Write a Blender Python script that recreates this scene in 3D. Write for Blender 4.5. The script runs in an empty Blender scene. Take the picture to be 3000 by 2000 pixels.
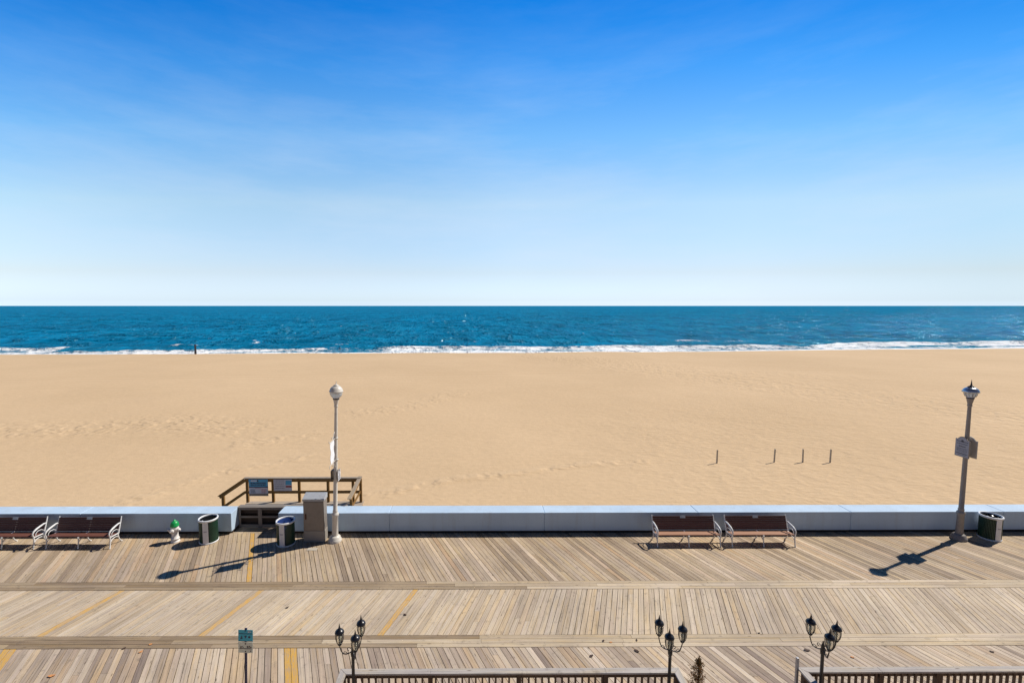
import bpy, math, random
import numpy as np
from mathutils import Vector, Matrix
random.seed(7)
R = math.radians
scene = bpy.context.scene
COL = scene.collection

# ------------------------------------------------------------------ helpers
class MB:
    """collects shapes into one mesh"""
    def __init__(self):
        self.v = []; self.f = []; self.uv = []; self.mi = []; self.sm = []
    def add(self, verts, faces, mi=0, smooth=False, uvs=None, M=None):
        o = len(self.v)
        for p in verts:
            p = Vector(p)
            if M is not None: p = M @ p
            self.v.append(tuple(p))
        for k, f in enumerate(faces):
            self.f.append([i + o for i in f]); self.mi.append(mi); self.sm.append(smooth)
            self.uv.append(uvs[k] if uvs else [(0, 0)] * len(f))
    def box(self, x0, x1, y0, y1, z0, z1, mi=0, M=None):
        vs = [(x0,y0,z0),(x1,y0,z0),(x1,y1,z0),(x0,y1,z0),(x0,y0,z1),(x1,y0,z1),(x1,y1,z1),(x0,y1,z1)]
        fs = [(0,3,2,1),(4,5,6,7),(0,1,5,4),(1,2,6,5),(2,3,7,6),(3,0,4,7)]
        dims = (x1-x0, y1-y0, z1-z0); ax = max(range(3), key=lambda i: dims[i])
        ob = random.random() * 50
        uvs = []
        for f in fs:
            q = []
            for i in f:
                p = vs[i]; oth = [p[j] for j in range(3) if j != ax]
                q.append((p[ax] + ob, oth[0] + oth[1] + ob * .37))
            uvs.append(q)
        self.add(vs, fs, mi, False, uvs, M)
    def bar(self, a, b, w, h, mi=0, up=(0,0,1)):
        """rectangular bar from a to b, w across, h along up"""
        a = Vector(a); b = Vector(b); d = (b - a); L = d.length; d.normalize()
        s = d.cross(Vector(up)); s.normalize(); u = s.cross(d)
        M = Matrix(((d.x, s.x, u.x, a.x), (d.y, s.y, u.y, a.y), (d.z, s.z, u.z, a.z), (0,0,0,1)))
        self.box(0, L, -w/2, w/2, -h/2, h/2, mi, M)
    def tube(self, pts, r, n=10, mi=0, smooth=True, M=None):
        pts = [Vector(p) for p in pts]
        rs = r if isinstance(r, (list, tuple)) else [r] * len(pts)
        vs = []; fs = []
        prev = None
        for i, p in enumerate(pts):
            if i == 0: t = pts[1] - p
            elif i == len(pts) - 1: t = p - pts[i-1]
            else: t = (pts[i+1] - p).normalized() + (p - pts[i-1]).normalized()
            t.normalize()
            if prev is None:
                ref = Vector((0,0,1)) if abs(t.z) < .9 else Vector((1,0,0))
                s = t.cross(ref).normalized()
            else:
                s = (prev - t * prev.dot(t)).normalized()
            prev = s; u = t.cross(s)
            for k in range(n):
                a = 2*math.pi*k/n
                vs.append(p + (s*math.cos(a) + u*math.sin(a)) * rs[i])
        for i in range(len(pts)-1):
            for k in range(n):
                k2 = (k+1) % n
                fs.append((i*n+k, i*n+k2, (i+1)*n+k2, (i+1)*n+k))
        self.add(vs, fs, mi, smooth, None, M)
        self.add(vs[:n], [tuple(reversed(range(n)))], mi, False, None, M)
        self.add(vs[-n:], [tuple(range(n))], mi, False, None, M)
    def lathe(self, prof, n=24, mi=0, smooth=True, M=None, close=True):
        vs = []; fs = []
        for (r, z) in prof:
            for k in range(n):
                a = 2*math.pi*k/n
                vs.append((r*math.cos(a), r*math.sin(a), z))
        for i in range(len(prof)-1):
            for k in range(n):
                k2 = (k+1) % n
                fs.append((i*n+k, i*n+k2, (i+1)*n+k2, (i+1)*n+k))
        self.add(vs, fs, mi, smooth, None, M)
        if close:
            if prof[0][0] > 1e-4: self.add(vs[:n], [tuple(reversed(range(n)))], mi, False, None, M)
            if prof[-1][0] > 1e-4: self.add(vs[-n:], [tuple(range(n))], mi, False, None, M)
    def prism(self, poly, t0, t1, mi=0, M=None):
        """poly in local x,z extruded along y from t0 to t1"""
        n = len(poly)
        vs = [(p[0], t0, p[1]) for p in poly] + [(p[0], t1, p[1]) for p in poly]
        fs = [tuple(range(n)), tuple(reversed(range(n, 2*n)))]
        for k in range(n):
            k2 = (k+1) % n
            fs.append((k, k+n, k2+n, k2))
        self.add(vs, fs, mi, False, None, M)
    def build(self, name, mats, parent=None, bevel=0, loc=None, seg=2):
        me = bpy.data.meshes.new(name)
        me.from_pydata(self.v, [], self.f)
        if not isinstance(mats, (list, tuple)): mats = [mats]
        for m in mats: me.materials.append(m)
        me.polygons.foreach_set('material_index', self.mi)
        me.polygons.foreach_set('use_smooth', self.sm)
        uvl = me.uv_layers.new(name='UVMap')
        flat = [c for f in self.uv for p in f for c in p]
        uvl.data.foreach_set('uv', flat)
        me.update()
        o = bpy.data.objects.new(name, me); COL.objects.link(o)
        if parent: o.parent = parent
        if loc: o.location = loc
        if bevel:
            b = o.modifiers.new('bevel', 'BEVEL'); b.width = bevel; b.segments = seg; b.limit_method = 'ANGLE'; b.angle_limit = R(40)
            b.harden_normals = False
        return o

def tag(o, label=None, cat=None, group=None, kind=None):
    if label: o['label'] = label
    if cat: o['category'] = cat
    if group: o['group'] = group
    if kind: o['kind'] = kind
    return o
def thing(name, label, cat, loc=(0,0,0), rz=0, group=None):
    o = bpy.data.objects.new(name, None); COL.objects.link(o)
    o.location = loc; o.rotation_euler = (0, 0, rz); o.empty_display_size = .2
    return tag(o, label, cat, group)
def copy_tree(o, parent=None):
    c = o.copy(); COL.objects.link(c); c.parent = parent
    for ch in list(o.children): copy_tree(ch, c)
    return c

# ------------------------------------------------------------------ materials
def newmat(name):
    m = bpy.data.materials.new(name); m.use_nodes = True
    nt = m.node_tree; b = nt.nodes['Principled BSDF']
    return m, nt, b
def N(nt, typ, **kw):
    n = nt.nodes.new(typ)
    for k, v in kw.items(): setattr(n, k, v)
    return n
def L(nt, a, b): nt.links.new(a, b)
def noise(nt, vec, scale, detail=4, rough=.55, dim='3D'):
    n = N(nt, 'ShaderNodeTexNoise', noise_dimensions=dim)
    n.inputs['Scale'].default_value = scale; n.inputs['Detail'].default_value = detail; n.inputs['Roughness'].default_value = rough
    if vec is not None: L(nt, vec, n.inputs['Vector'])
    return n
def ramp(nt, fac, stops, interp='LINEAR'):
    r = N(nt, 'ShaderNodeValToRGB'); e = r.color_ramp.elements; r.color_ramp.interpolation = interp
    while len(e) > 1: e.remove(e[-1])
    e[0].position = stops[0][0]; e[0].color = (*stops[0][1], 1) if len(stops[0][1]) == 3 else stops[0][1]
    for p, c in stops[1:]:
        k = e.new(p); k.color = (*c, 1)
    L(nt, fac, r.inputs['Fac'])
    return r
def math_(nt, op, a, b=None, c=None, clamp=False):
    n = N(nt, 'ShaderNodeMath', operation=op); n.use_clamp = clamp
    for i, x in enumerate((a, b, c)):
        if x is None: continue
        if isinstance(x, (int, float)): n.inputs[i].default_value = x
        else: L(nt, x, n.inputs[i])
    return n.outputs[0]
def mix(nt, fac, a, b, blend='MIX'):
    n = N(nt, 'ShaderNodeMix', data_type='RGBA', blend_type=blend)
    for s, x in (('Factor', fac), ('A', a), ('B', b)):
        sock = [i for i in n.inputs if i.name == s and (i.type == ('VALUE' if s == 'Factor' else 'RGBA'))][0]
        if isinstance(x, (int, float)): sock.default_value = x
        elif isinstance(x, tuple): sock.default_value = (*x, 1) if len(x) == 3 else x
        else: L(nt, x, sock)
    return [o for o in n.outputs if o.type == 'RGBA'][0]
def mapping(nt, vec, scale=(1,1,1), loc=(0,0,0), rot=(0,0,0)):
    m = N(nt, 'ShaderNodeMapping'); m.inputs['Scale'].default_value = scale; m.inputs['Location'].default_value = loc; m.inputs['Rotation'].default_value = rot
    L(nt, vec, m.inputs['Vector']); return m.outputs[0]
def bump(nt, b, h, strength, dist):
    n = N(nt, 'ShaderNodeBump'); n.inputs['Strength'].default_value = strength; n.inputs['Distance'].default_value = dist
    L(nt, h, n.inputs['Height']); L(nt, n.outputs[0], b.inputs['Normal']); return n

def paint(name, col, rough=.45, metal=0, var=.12, grime=.0, grimecol=(.15,.12,.09), scale=6, bmp=.0, spec=.5):
    m, nt, b = newmat(name); b.inputs['Specular IOR Level'].default_value = spec
    tc = N(nt, 'ShaderNodeTexCoord')
    n1 = noise(nt, tc.outputs['Object'], scale, 5, .6)
    lo = tuple(c*(1-var) for c in col); hi = tuple(min(1, c*(1+var)) for c in col)
    c = ramp(nt, n1.outputs['Fac'], [(.3, lo), (.7, hi)]).outputs[0]
    if grime:
        n2 = noise(nt, tc.outputs['Object'], scale*2.3, 6, .7)
        f = ramp(nt, n2.outputs['Fac'], [(.52, (0,0,0)), (.72, (grime,)*3)]).outputs[0]
        c = mix(nt, f, c, grimecol)
    L(nt, c, b.inputs['Base Color'])
    b.inputs['Roughness'].default_value = rough; b.inputs['Metallic'].default_value = metal
    if bmp:
        n3 = noise(nt, tc.outputs['Object'], 60, 3); bump(nt, b, n3.outputs['Fac'], bmp, .004)
    return m

def wood(name, stops, rough=.85, paintcol=None, dark=.62, wear=.5, weather=True, knots=True):
    m, nt, b = newmat(name)
    geo = N(nt, 'ShaderNodeNewGeometry'); uv = N(nt, 'ShaderNodeUVMap', uv_map='UVMap'); tc = N(nt, 'ShaderNodeTexCoord')
    rnd = geo.outputs['Random Per Island']
    base = ramp(nt, rnd, stops).outputs[0]
    g1 = noise(nt, mapping(nt, uv.outputs[0], (.9, 34, 1)), 1, 5, .65)
    g2 = noise(nt, mapping(nt, uv.outputs[0], (3.2, 95, 1)), 1, 3, .6)
    g3 = noise(nt, mapping(nt, uv.outputs[0], (.55, 17, 1)), 1, 4, .6)
    g = math_(nt, 'ADD', math_(nt, 'MULTIPLY', g1.outputs['Fac'], .45), math_(nt, 'MULTIPLY', g2.outputs['Fac'], .2))
    g = math_(nt, 'ADD', g, math_(nt, 'MULTIPLY', g3.outputs['Fac'], .35))
    gm = ramp(nt, g, [(.36, (dark,)*3), (.475, (.93,)*3), (.62, (1.13,)*3)]).outputs[0]
    c = mix(nt, 1.0, base, gm, 'MULTIPLY')
    if weather:
        hue = noise(nt, mapping(nt, uv.outputs[0], (.8, 9, 1)), 1, 3, .6)
        c = mix(nt, 1.0, c, ramp(nt, hue.outputs['Fac'], [(.36, (1.0,.97,.99)), (.5, (1,1,1)), (.66, (1.05,.985,.86))]).outputs[0], 'MULTIPLY')
    if weather:
        w = noise(nt, tc.outputs['Object'], .3, 5, .65)
        wm = ramp(nt, w.outputs['Fac'], [(.32, (.79,.765,.76)), (.68, (1.12,1.09,1.03))]).outputs[0]
        c = mix(nt, 1.0, c, wm, 'MULTIPLY')
        sp = noise(nt, tc.outputs['Object'], 5.5, 5, .7)
        sf = ramp(nt, sp.outputs['Fac'], [(.57, (0,0,0)), (.74, (.6,)*3)]).outputs[0]
        c = mix(nt, sf, c, (.13,.105,.085))
    if knots:
        vo = N(nt, 'ShaderNodeTexVoronoi'); vo.inputs['Scale'].default_value = 1
        L(nt, mapping(nt, uv.outputs[0], (2.1, 8.5, 1)), vo.inputs['Vector'])
        kf = ramp(nt, vo.outputs['Distance'], [(.05, (.75,)*3), (.14, (0,0,0))]).outputs[0]
        c = mix(nt, kf, c, (.12,.08,.055))
    if paintcol:
        pn = noise(nt, mapping(nt, uv.outputs[0], (4, 26, 1)), 1, 6, .7)
        pf = ramp(nt, pn.outputs['Fac'], [(wear-.1, (1,1,1)), (wear+.1, (.12,)*3)]).outputs[0]
        c = mix(nt, pf, c, paintcol)
    L(nt, c, b.inputs['Base Color']); b.inputs['Roughness'].default_value = rough
    b.inputs['Specular IOR Level'].default_value = .3
    bump(nt, b, g, .35, .006)
    return m

M = {}
M['deck'] = wood('weathered decking', [(0,(0.299,0.233,0.172)),(.12,(0.383,0.299,0.214)),(.3,(0.489,0.392,0.283)),(.5,(0.459,0.373,0.285)),(.65,(0.548,0.442,0.327)),(.8,(0.495,0.397,0.273)),(.9,(0.502,0.361,0.235)),(1,(0.655,0.541,0.416))], dark=.42)
M['deck_mid'] = wood('pale weathered decking', [(0,(0.478,0.390,0.291)),(.25,(0.551,0.458,0.348)),(.5,(0.598,0.499,0.380)),(.7,(0.567,0.484,0.385)),(.85,(0.582,0.458,0.312)),(1,(0.645,0.551,0.437))], dark=.45)
M['deck_low'] = wood('greyed decking', [(0,(0.298,0.236,0.195)),(.15,(0.399,0.320,0.253)),(.35,(0.505,0.419,0.330)),(.6,(0.565,0.473,0.377)),(.75,(0.455,0.355,0.269)),(.85,(0.521,0.395,0.265)),(1,(0.650,0.558,0.455))], dark=.42)
M['deck_yellow'] = wood('yellow painted decking', [(0,(.40,.31,.22)),(1,(.46,.37,.28))], paintcol=(.62,.35,.07), wear=.535)
M['deck_yellow_worn'] = wood('worn yellow painted decking', [(0,(.44,.36,.28)),(1,(.5,.42,.33))], paintcol=(.66,.37,.075), wear=.505)
M['trim'] = wood('long trim board', [(0,(.27,.20,.13)),(.5,(.34,.26,.175)),(1,(.42,.335,.235))], dark=.45)
M['trim_new'] = wood('newer pale trim board', [(0,(.50,.405,.285)),(.5,(.57,.475,.35)),(1,(.63,.53,.41))], dark=.75)
M['rail_grey'] = wood('silvered timber rail cap', [(0,(.44,.40,.37)),(.5,(.5,.47,.44)),(1,(.56,.53,.5))], knots=True)
M['rail_brown'] = wood('brown timber post', [(0,(.10,.062,.04)),(.5,(.14,.09,.058)),(1,(.18,.12,.08))], weather=False)
M['rail_treated'] = wood('treated timber', [(0,(.19,.098,.026)),(.5,(.235,.125,.036)),(1,(.29,.16,.05))], weather=False)
M['rail_pale'] = wood('pale worn and sunlit timber', [(0,(.40,.34,.27)),(1,(.48,.41,.33))])
M['gate_wood'] = wood('grey weathered gate timber', [(0,(.20,.175,.155)),(1,(.28,.25,.225))], weather=False)
M['dark_wood'] = wood('dark timber and recess shade', [(0,(.05,.035,.026)),(1,(.085,.06,.045))], weather=False)
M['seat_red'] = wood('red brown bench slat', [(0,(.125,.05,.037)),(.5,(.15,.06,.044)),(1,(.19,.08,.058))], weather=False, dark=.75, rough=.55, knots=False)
M['seat_tan'] = wood('tan bench slat', [(0,(.36,.185,.115)),(1,(.43,.235,.15))], weather=False, dark=.8, rough=.6, knots=False)  # paler tan slats for the right-hand bench seats
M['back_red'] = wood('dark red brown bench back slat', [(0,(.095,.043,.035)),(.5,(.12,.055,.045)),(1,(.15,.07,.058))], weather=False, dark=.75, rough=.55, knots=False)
M['iron_white'] = paint('white painted cast iron', (.72,.71,.70), .42, 0, .08, .35, (.32,.26,.2), 9)
M['plaque'] = paint('dull metal plaque', (.55,.54,.53), .35, .6)
M['lamp_white'] = paint('cream white lamp paint', (.64,.60,.54), .4, 0, .08, .3, (.3,.24,.17), 5)
M['lamp_grey'] = paint('grey taupe lamp paint', (.25,.222,.205), .45, 0, .12, .3, (.15,.13,.11), 5)
M['cap_metal'] = paint('grey metal lamp cap', (.42,.45,.5), .28, .75, .08)
M['dark_iron'] = paint('dark bronze fitting', (.05,.035,.03), .5)
M['black_iron'] = paint('black lamp iron', (.012,.012,.016), .3, 0, .25)
M['bin_green'] = paint('dark green bin slat', (.014,.048,.028), .42, 0, .25)
M['bin_white'] = paint('white bin enamel', (.74,.74,.75), .4, 0, .05, .2, (.4,.37,.33))
M['bin_black'] = paint('black liner', (.006,.007,.010), .9, spec=.1)
M['bin_blue'] = paint('blue liner', (.010,.035,.16), .8, spec=.15)
M['bag'] = paint('grey white bag plastic', (.5,.51,.53), .3)
M['hyd_white'] = paint('white hydrant paint', (.76,.72,.69), .4, 0, .05, .45, (.35,.27,.2), 14)
M['hyd_green'] = paint('bright green hydrant paint', (.01,.33,.075), .35, 0, .1)
M['cabinet'] = paint('beige grey cabinet steel', (.235,.20,.17), .5, 0, .1, .3, (.2,.14,.1), 4)
M['cabinet_side'] = paint('cabinet pedestal', (.30,.27,.24), .7, 0, .07, .2)
M['cab_lid'] = paint('pale grey cabinet lid', (.40,.41,.43), .45, 0, .06, .3)
M['rust'] = paint('rusty handle', (.09,.03,.016), .7, .2)
M['stake'] = paint('grey weathered stake', (.44,.40,.33), .8)
M['pole_dark'] = paint('dark pole', (.03,.028,.04), .6)
M['navy'] = paint('navy blue post', (.016,.018,.07), .45)
M['teal'] = paint('teal sign face', (.03,.42,.56), .4, 0, .1)
M['pale_sign'] = paint('faded pale green sign face', (.72,.73,.60), .5, 0, .08)
M['sign_white'] = paint('white sign face', (.58,.57,.62), .4, 0, .05)
M['sign_blue'] = paint('blue sign face', (.06,.34,.55), .4)
M['sign_navy'] = paint('navy sign mark', (.015,.03,.085), .4)
M['sign_red'] = paint('dull red sign mark', (.30,.05,.06), .4)
M['sign_pink'] = paint('faded red sign mark', (.50,.27,.30), .5)
M['sign_grey'] = paint('grey sign mark', (.22,.22,.27), .5)
M['board_face'] = paint('slate blue notice face', (.29,.30,.36), .5, 0, .08)
M['board_edge'] = paint('notice board edge', (.28,.23,.19), .6)
M['board_back'] = paint('pale notice back', (.46,.43,.39), .6)
M['mark_dark'] = paint('dark lettering', (.05,.055,.09), .5)
M['banner'] = paint('white banner cloth', (.74,.75,.78), .7, 0, .04)
M['metal_post'] = paint('galvanised post', (.36,.35,.36), .45, .5)
M['leaf_brown'] = paint('dead brown leaf', (.06,.03,.018), .8)
M['leaf_orange'] = paint('orange leaf', (.62,.27,.09), .7)
M['plate'] = paint('pale access plate', (.50,.44,.36), .7)

# glass (thin, whitened)
def glass(name, col, rough=.08, trans=.9):
    m, nt, b = newmat(name)
    b.inputs['Base Color'].default_value = (*col, 1); b.inputs['Roughness'].default_value = rough
    b.inputs['Transmission Weight'].default_value = trans; b.inputs['IOR'].default_value = 1.3
    return m
M['glass_clear'] = glass('lantern glass', (.86,.84,.76), .05, .92)
M['glass_frost'] = glass('frosted lamp glass', (.80,.77,.72), .3, .45)
M['glass_seed'] = glass('ribbed lamp glass', (.72,.69,.66), .25, .4)

# concrete wall
def concrete(name):
    m, nt, b = newmat(name); tc = N(nt, 'ShaderNodeTexCoord'); P = tc.outputs['Object']
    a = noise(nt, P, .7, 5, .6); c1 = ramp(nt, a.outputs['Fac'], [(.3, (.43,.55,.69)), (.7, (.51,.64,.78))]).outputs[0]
    s = noise(nt, mapping(nt, P, (3, 3, .35)), 1, 6, .7)
    c2 = mix(nt, ramp(nt, s.outputs['Fac'], [(.5, (0,0,0)), (.75, (.35,)*3)]).outputs[0], c1, (.36,.38,.40))
    ch = noise(nt, P, 5.5, 6, .75)
    c2 = mix(nt, ramp(nt, ch.outputs['Fac'], [(.64, (0,0,0)), (.70, (.5,)*3)]).outputs[0], c2, (.30,.30,.29))
    f = noise(nt, P, 42, 4, .7)
    c3 = mix(nt, 1, c2, ramp(nt, f.outputs['Fac'], [(.3, (.9,)*3), (.7, (1.06,)*3)]).outputs[0], 'MULTIPLY')
    L(nt, c3, b.inputs['Base Color']); b.inputs['Roughness'].default_value = .8
    bump(nt, b, f.outputs['Fac'], .25, .006)
    return m
M['concrete'] = concrete('pale blue grey concrete')

# ------------------------------------------------------------------ sand beach (structure)
SHX = [-400, -96, -71, -46, -28, 8, 45, 87, 130, 400]
SHY = [88, 94, 95.2, 96.4, 97, 98.3, 100.3, 105.6, 109, 116]
def vnoise(x, y, seed):
    """smooth value noise, numpy arrays"""
    rs = np.random.RandomState(seed); T = rs.rand(256, 256)
    xi = np.floor(x).astype(int); yi = np.floor(y).astype(int); fx = x - xi; fy = y - yi
    fx = fx*fx*(3-2*fx); fy = fy*fy*(3-2*fy)
    g = lambda i, j: T[i % 256, j % 256]
    return (g(xi,yi)*(1-fx)+g(xi+1,yi)*fx)*(1-fy) + (g(xi,yi+1)*(1-fx)+g(xi+1,yi+1)*fx)*fy
def fbm(x, y, seed, o=4):
    s = 0; a = 1; t = 0
    for k in range(o):
        s = s + a*vnoise(x*2**k + 17*k, y*2**k + 5*k, seed + k); t += a; a *= .5
    return s / t
def berm_y(x):
    return np.interp(x, SHX, SHY) + (vnoise(x/14, x*0, 3) - .5)*1.6 + (vnoise(x/4, x*0, 4) - .5)*.6
def sand_z(x, y):
    yb = berm_y(x)
    z = -.3 - .0142*(np.minimum(y, yb) - 18)
    z = np.where(y < 18, -.3, z)
    s = np.maximum(y - yb, 0)
    z = z - .12*s - .02*np.minimum(s, 3)
    far = np.clip((y-19)/6, 0, 1)
    z = z + far*((fbm(x/9, y/9, 11) - .5)*.16 + (fbm(x/2.2, y/2.2, 21, 3) - .5)*.05)
    return z
def grid_mesh(name, X, Y, Z, mat, attrs=None, smooth=True):
    nr, nc = X.shape
    me = bpy.data.meshes.new(name)
    co = np.stack([X, Y, Z], -1).reshape(-1, 3).astype(np.float32)
    me.vertices.add(nr*nc); me.vertices.foreach_set('co', co.ravel())
    i = np.arange(nr*nc).reshape(nr, nc)
    q = np.stack([i[:-1,:-1], i[:-1,1:], i[1:,1:], i[1:,:-1]], -1).reshape(-1, 4).astype(np.int32)
    me.loops.add(q.size); me.loops.foreach_set('vertex_index', q.ravel())
    me.polygons.add(len(q)); me.polygons.foreach_set('loop_start', np.arange(0, q.size, 4, dtype=np.int32))
    me.polygons.foreach_set('loop_total', np.full(len(q), 4, dtype=np.int32))
    me.polygons.foreach_set('use_smooth', np.full(len(q), smooth))
    me.materials.append(mat); me.update(calc_edges=True)
    for k, a in (attrs or {}).items():
        at = me.attributes.new(k, 'FLOAT', 'POINT'); at.data.foreach_set('value', a.ravel().astype(np.float32))
    o = bpy.data.objects.new(name, me); COL.objects.link(o); return o

def seg_mask(x, y, pts, w):
    """soft band along a polyline"""
    d = np.full(x.shape, 1e9)
    for (ax, ay), (bx, by) in zip(pts[:-1], pts[1:]):
        L2 = (bx-ax)**2 + (by-ay)**2
        t = np.clip(((x-ax)*(bx-ax) + (y-ay)*(by-ay))/L2, 0, 1)
        d = np.minimum(d, np.hypot(x-(ax+t*(bx-ax)), y-(ay+t*(by-ay))))
    return np.clip(1.25 - d/w, 0, 1)

def sand_material():
    m, nt, b = newmat('beach sand'); tc = N(nt, 'ShaderNodeTexCoord'); P = tc.outputs['Object']
    tr = N(nt, 'ShaderNodeAttribute', attribute_name='tread').outputs['Fac']
    ri = N(nt, 'ShaderNodeAttribute', attribute_name='ripple').outputs['Fac']
    wet = N(nt, 'ShaderNodeAttribute', attribute_name='wet').outputs['Fac']
    big = noise(nt, P, .045, 4, .55)
    c = ramp(nt, big.outputs['Fac'], [(.3, (.575,.405,.24)), (.7, (.64,.456,.277))]).outputs[0]
    fine = noise(nt, P, 3.2, 6, .7)
    c = mix(nt, 1, c, ramp(nt, fine.outputs['Fac'], [(.3, (.93,)*3), (.7, (1.06,)*3)]).outputs[0], 'MULTIPLY')
    spk = noise(nt, P, 9, 4, .8)
    c = mix(nt, ramp(nt, spk.outputs['Fac'], [(.7, (0,0,0)), (.8, (.3,)*3)]).outputs[0], c, (.30,.2,.11))
    c = mix(nt, math_(nt, 'MULTIPLY', wet, .55), c, (.33,.20,.10))
    L(nt, c, b.inputs['Base Color']); b.inputs['Roughness'].default_value = .95; b.inputs['Specular IOR Level'].default_value = .15
    # relief: wind ripples, footprints, grain
    wr = noise(nt, mapping(nt, P, (1.1, 3.4, 1), rot=(0,0,R(-28))), 1.2, 4, .6)
    h = math_(nt, 'MULTIPLY', wr.outputs['Fac'], math_(nt, 'MULTIPLY_ADD', ri, .11, .025))
    vo = N(nt, 'ShaderNodeTexVoronoi'); vo.inputs['Scale'].default_value = .95; L(nt, mapping(nt, P, (1, 1.35, 1)), vo.inputs['Vector'])
    dim = ramp(nt, vo.outputs['Distance'], [(.10, (0,0,0)), (.34, (1,1,1))]).outputs[0]
    sel = noise(nt, P, .8, 2)
    selr = ramp(nt, sel.outputs['Fac'], [(.42, (0,0,0)), (.55, (1,1,1))]).outputs[0]
    h2 = math_(nt, 'MULTIPLY', math_(nt, 'MULTIPLY', dim, math_(nt, 'MULTIPLY', tr, selr)), .11)
    vo2 = N(nt, 'ShaderNodeTexVoronoi'); vo2.inputs['Scale'].default_value = 1.9; L(nt, P, vo2.inputs['Vector'])
    h3 = math_(nt, 'MULTIPLY', math_(nt, 'MULTIPLY', vo2.outputs['Distance'], tr), .06)
    h4 = math_(nt, 'MULTIPLY', fine.outputs['Fac'], .03)
    H = math_(nt, 'ADD', math_(nt, 'ADD', h, h2), math_(nt, 'ADD', h3, h4))
    # two tyre tracks along the beach
    sx = N(nt, 'ShaderNodeSeparateXYZ'); L(nt, P, sx.inputs[0])
    x = sx.outputs[0]; y = sx.outputs[1]
    ty = math_(nt, 'ADD', math_(nt, 'MULTIPLY', x, .091), 63.3)
    tot = None
    for off in (0, 2.1, -7.5):
        d = math_(nt, 'ABSOLUTE', math_(nt, 'SUBTRACT', y, math_(nt, 'ADD', ty, off)))
        g = math_(nt, 'SUBTRACT', 1, math_(nt, 'DIVIDE', d, .38), clamp=True)
        tot = g if tot is None else math_(nt, 'ADD', tot, g if off > -5 else math_(nt, 'MULTIPLY', g, .3))
    H = math_(nt, 'SUBTRACT', H, math_(nt, 'MULTIPLY', tot, .09))
    bump(nt, b, H, .7, 1.0)
    return m
M['sand'] = sand_material()
xs = np.concatenate([[-2500,-1200,-600,-300], np.arange(-175, -40, 1.2), np.arange(-40, 45, .5), np.arange(45, 190, 1.2), [300,600,1200,2500]])
ys = np.concatenate([[-60,-20,0,10,17], np.arange(18, 45, .35), np.arange(45, 90, .7), np.arange(90, 125, .5), [130,150,200]])
X, Y = np.meshgrid(xs, ys)
Z = sand_z(X, Y)
band = seg_mask(X, Y, [(19,84),(29.5,66),(36,53),(42,43),(47,33)], 8.5)*.95
band = np.maximum(band, seg_mask(X, Y, [(10,92),(22,76),(33,66),(50,60)], 4)*.8)
band = np.maximum(band, seg_mask(X, Y, [(-40,32.6),(-30,33.5),(-24,36),(-18,34)], 3.2)*.8)
band = np.maximum(band, seg_mask(X, Y, [(-15,30),(-12,31.5)], 1.6)*.6)
band = np.maximum(band, seg_mask(X, Y, [(-10,39),(-6,42),(-2,48.5)], 2.2)*.55)
band = np.maximum(band, seg_mask(X, Y, [(-6,20.5),(-1,23.2),(2,24),(6,25.5),(10,26.1)], .45)*.8)
band = np.maximum(band, seg_mask(X, Y, [(-16,19.5),(-14,24),(-10,27)], .7)*.5)
rip = np.clip((X-2)/12, 0, 1)*np.clip((60-Y)/20, 0, 1) * (.55 + .9*fbm(X/6, Y/6, 44))
rip = np.maximum(rip, .25*fbm(X/9, Y/9, 51))
rip = np.maximum(rip, np.clip(1-(Y-18)/5, 0, 1)*.35)
band = np.maximum(band, .28*np.clip((X-4)/10, 0, 1)*np.clip((45-Y)/10, 0, 1))
wet = np.clip((Y - berm_y(X) + .6 + 1.4*(fbm(X/7, Y/7, 61)-.5))/1.2, 0, 1)
beach = grid_mesh('beach', X, Y, Z, M['sand'], dict(tread=band, ripple=rip, wet=wet))
tag(beach, 'smooth golden sand beach between the seawall and the surf', 'beach', kind='structure')

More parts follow.
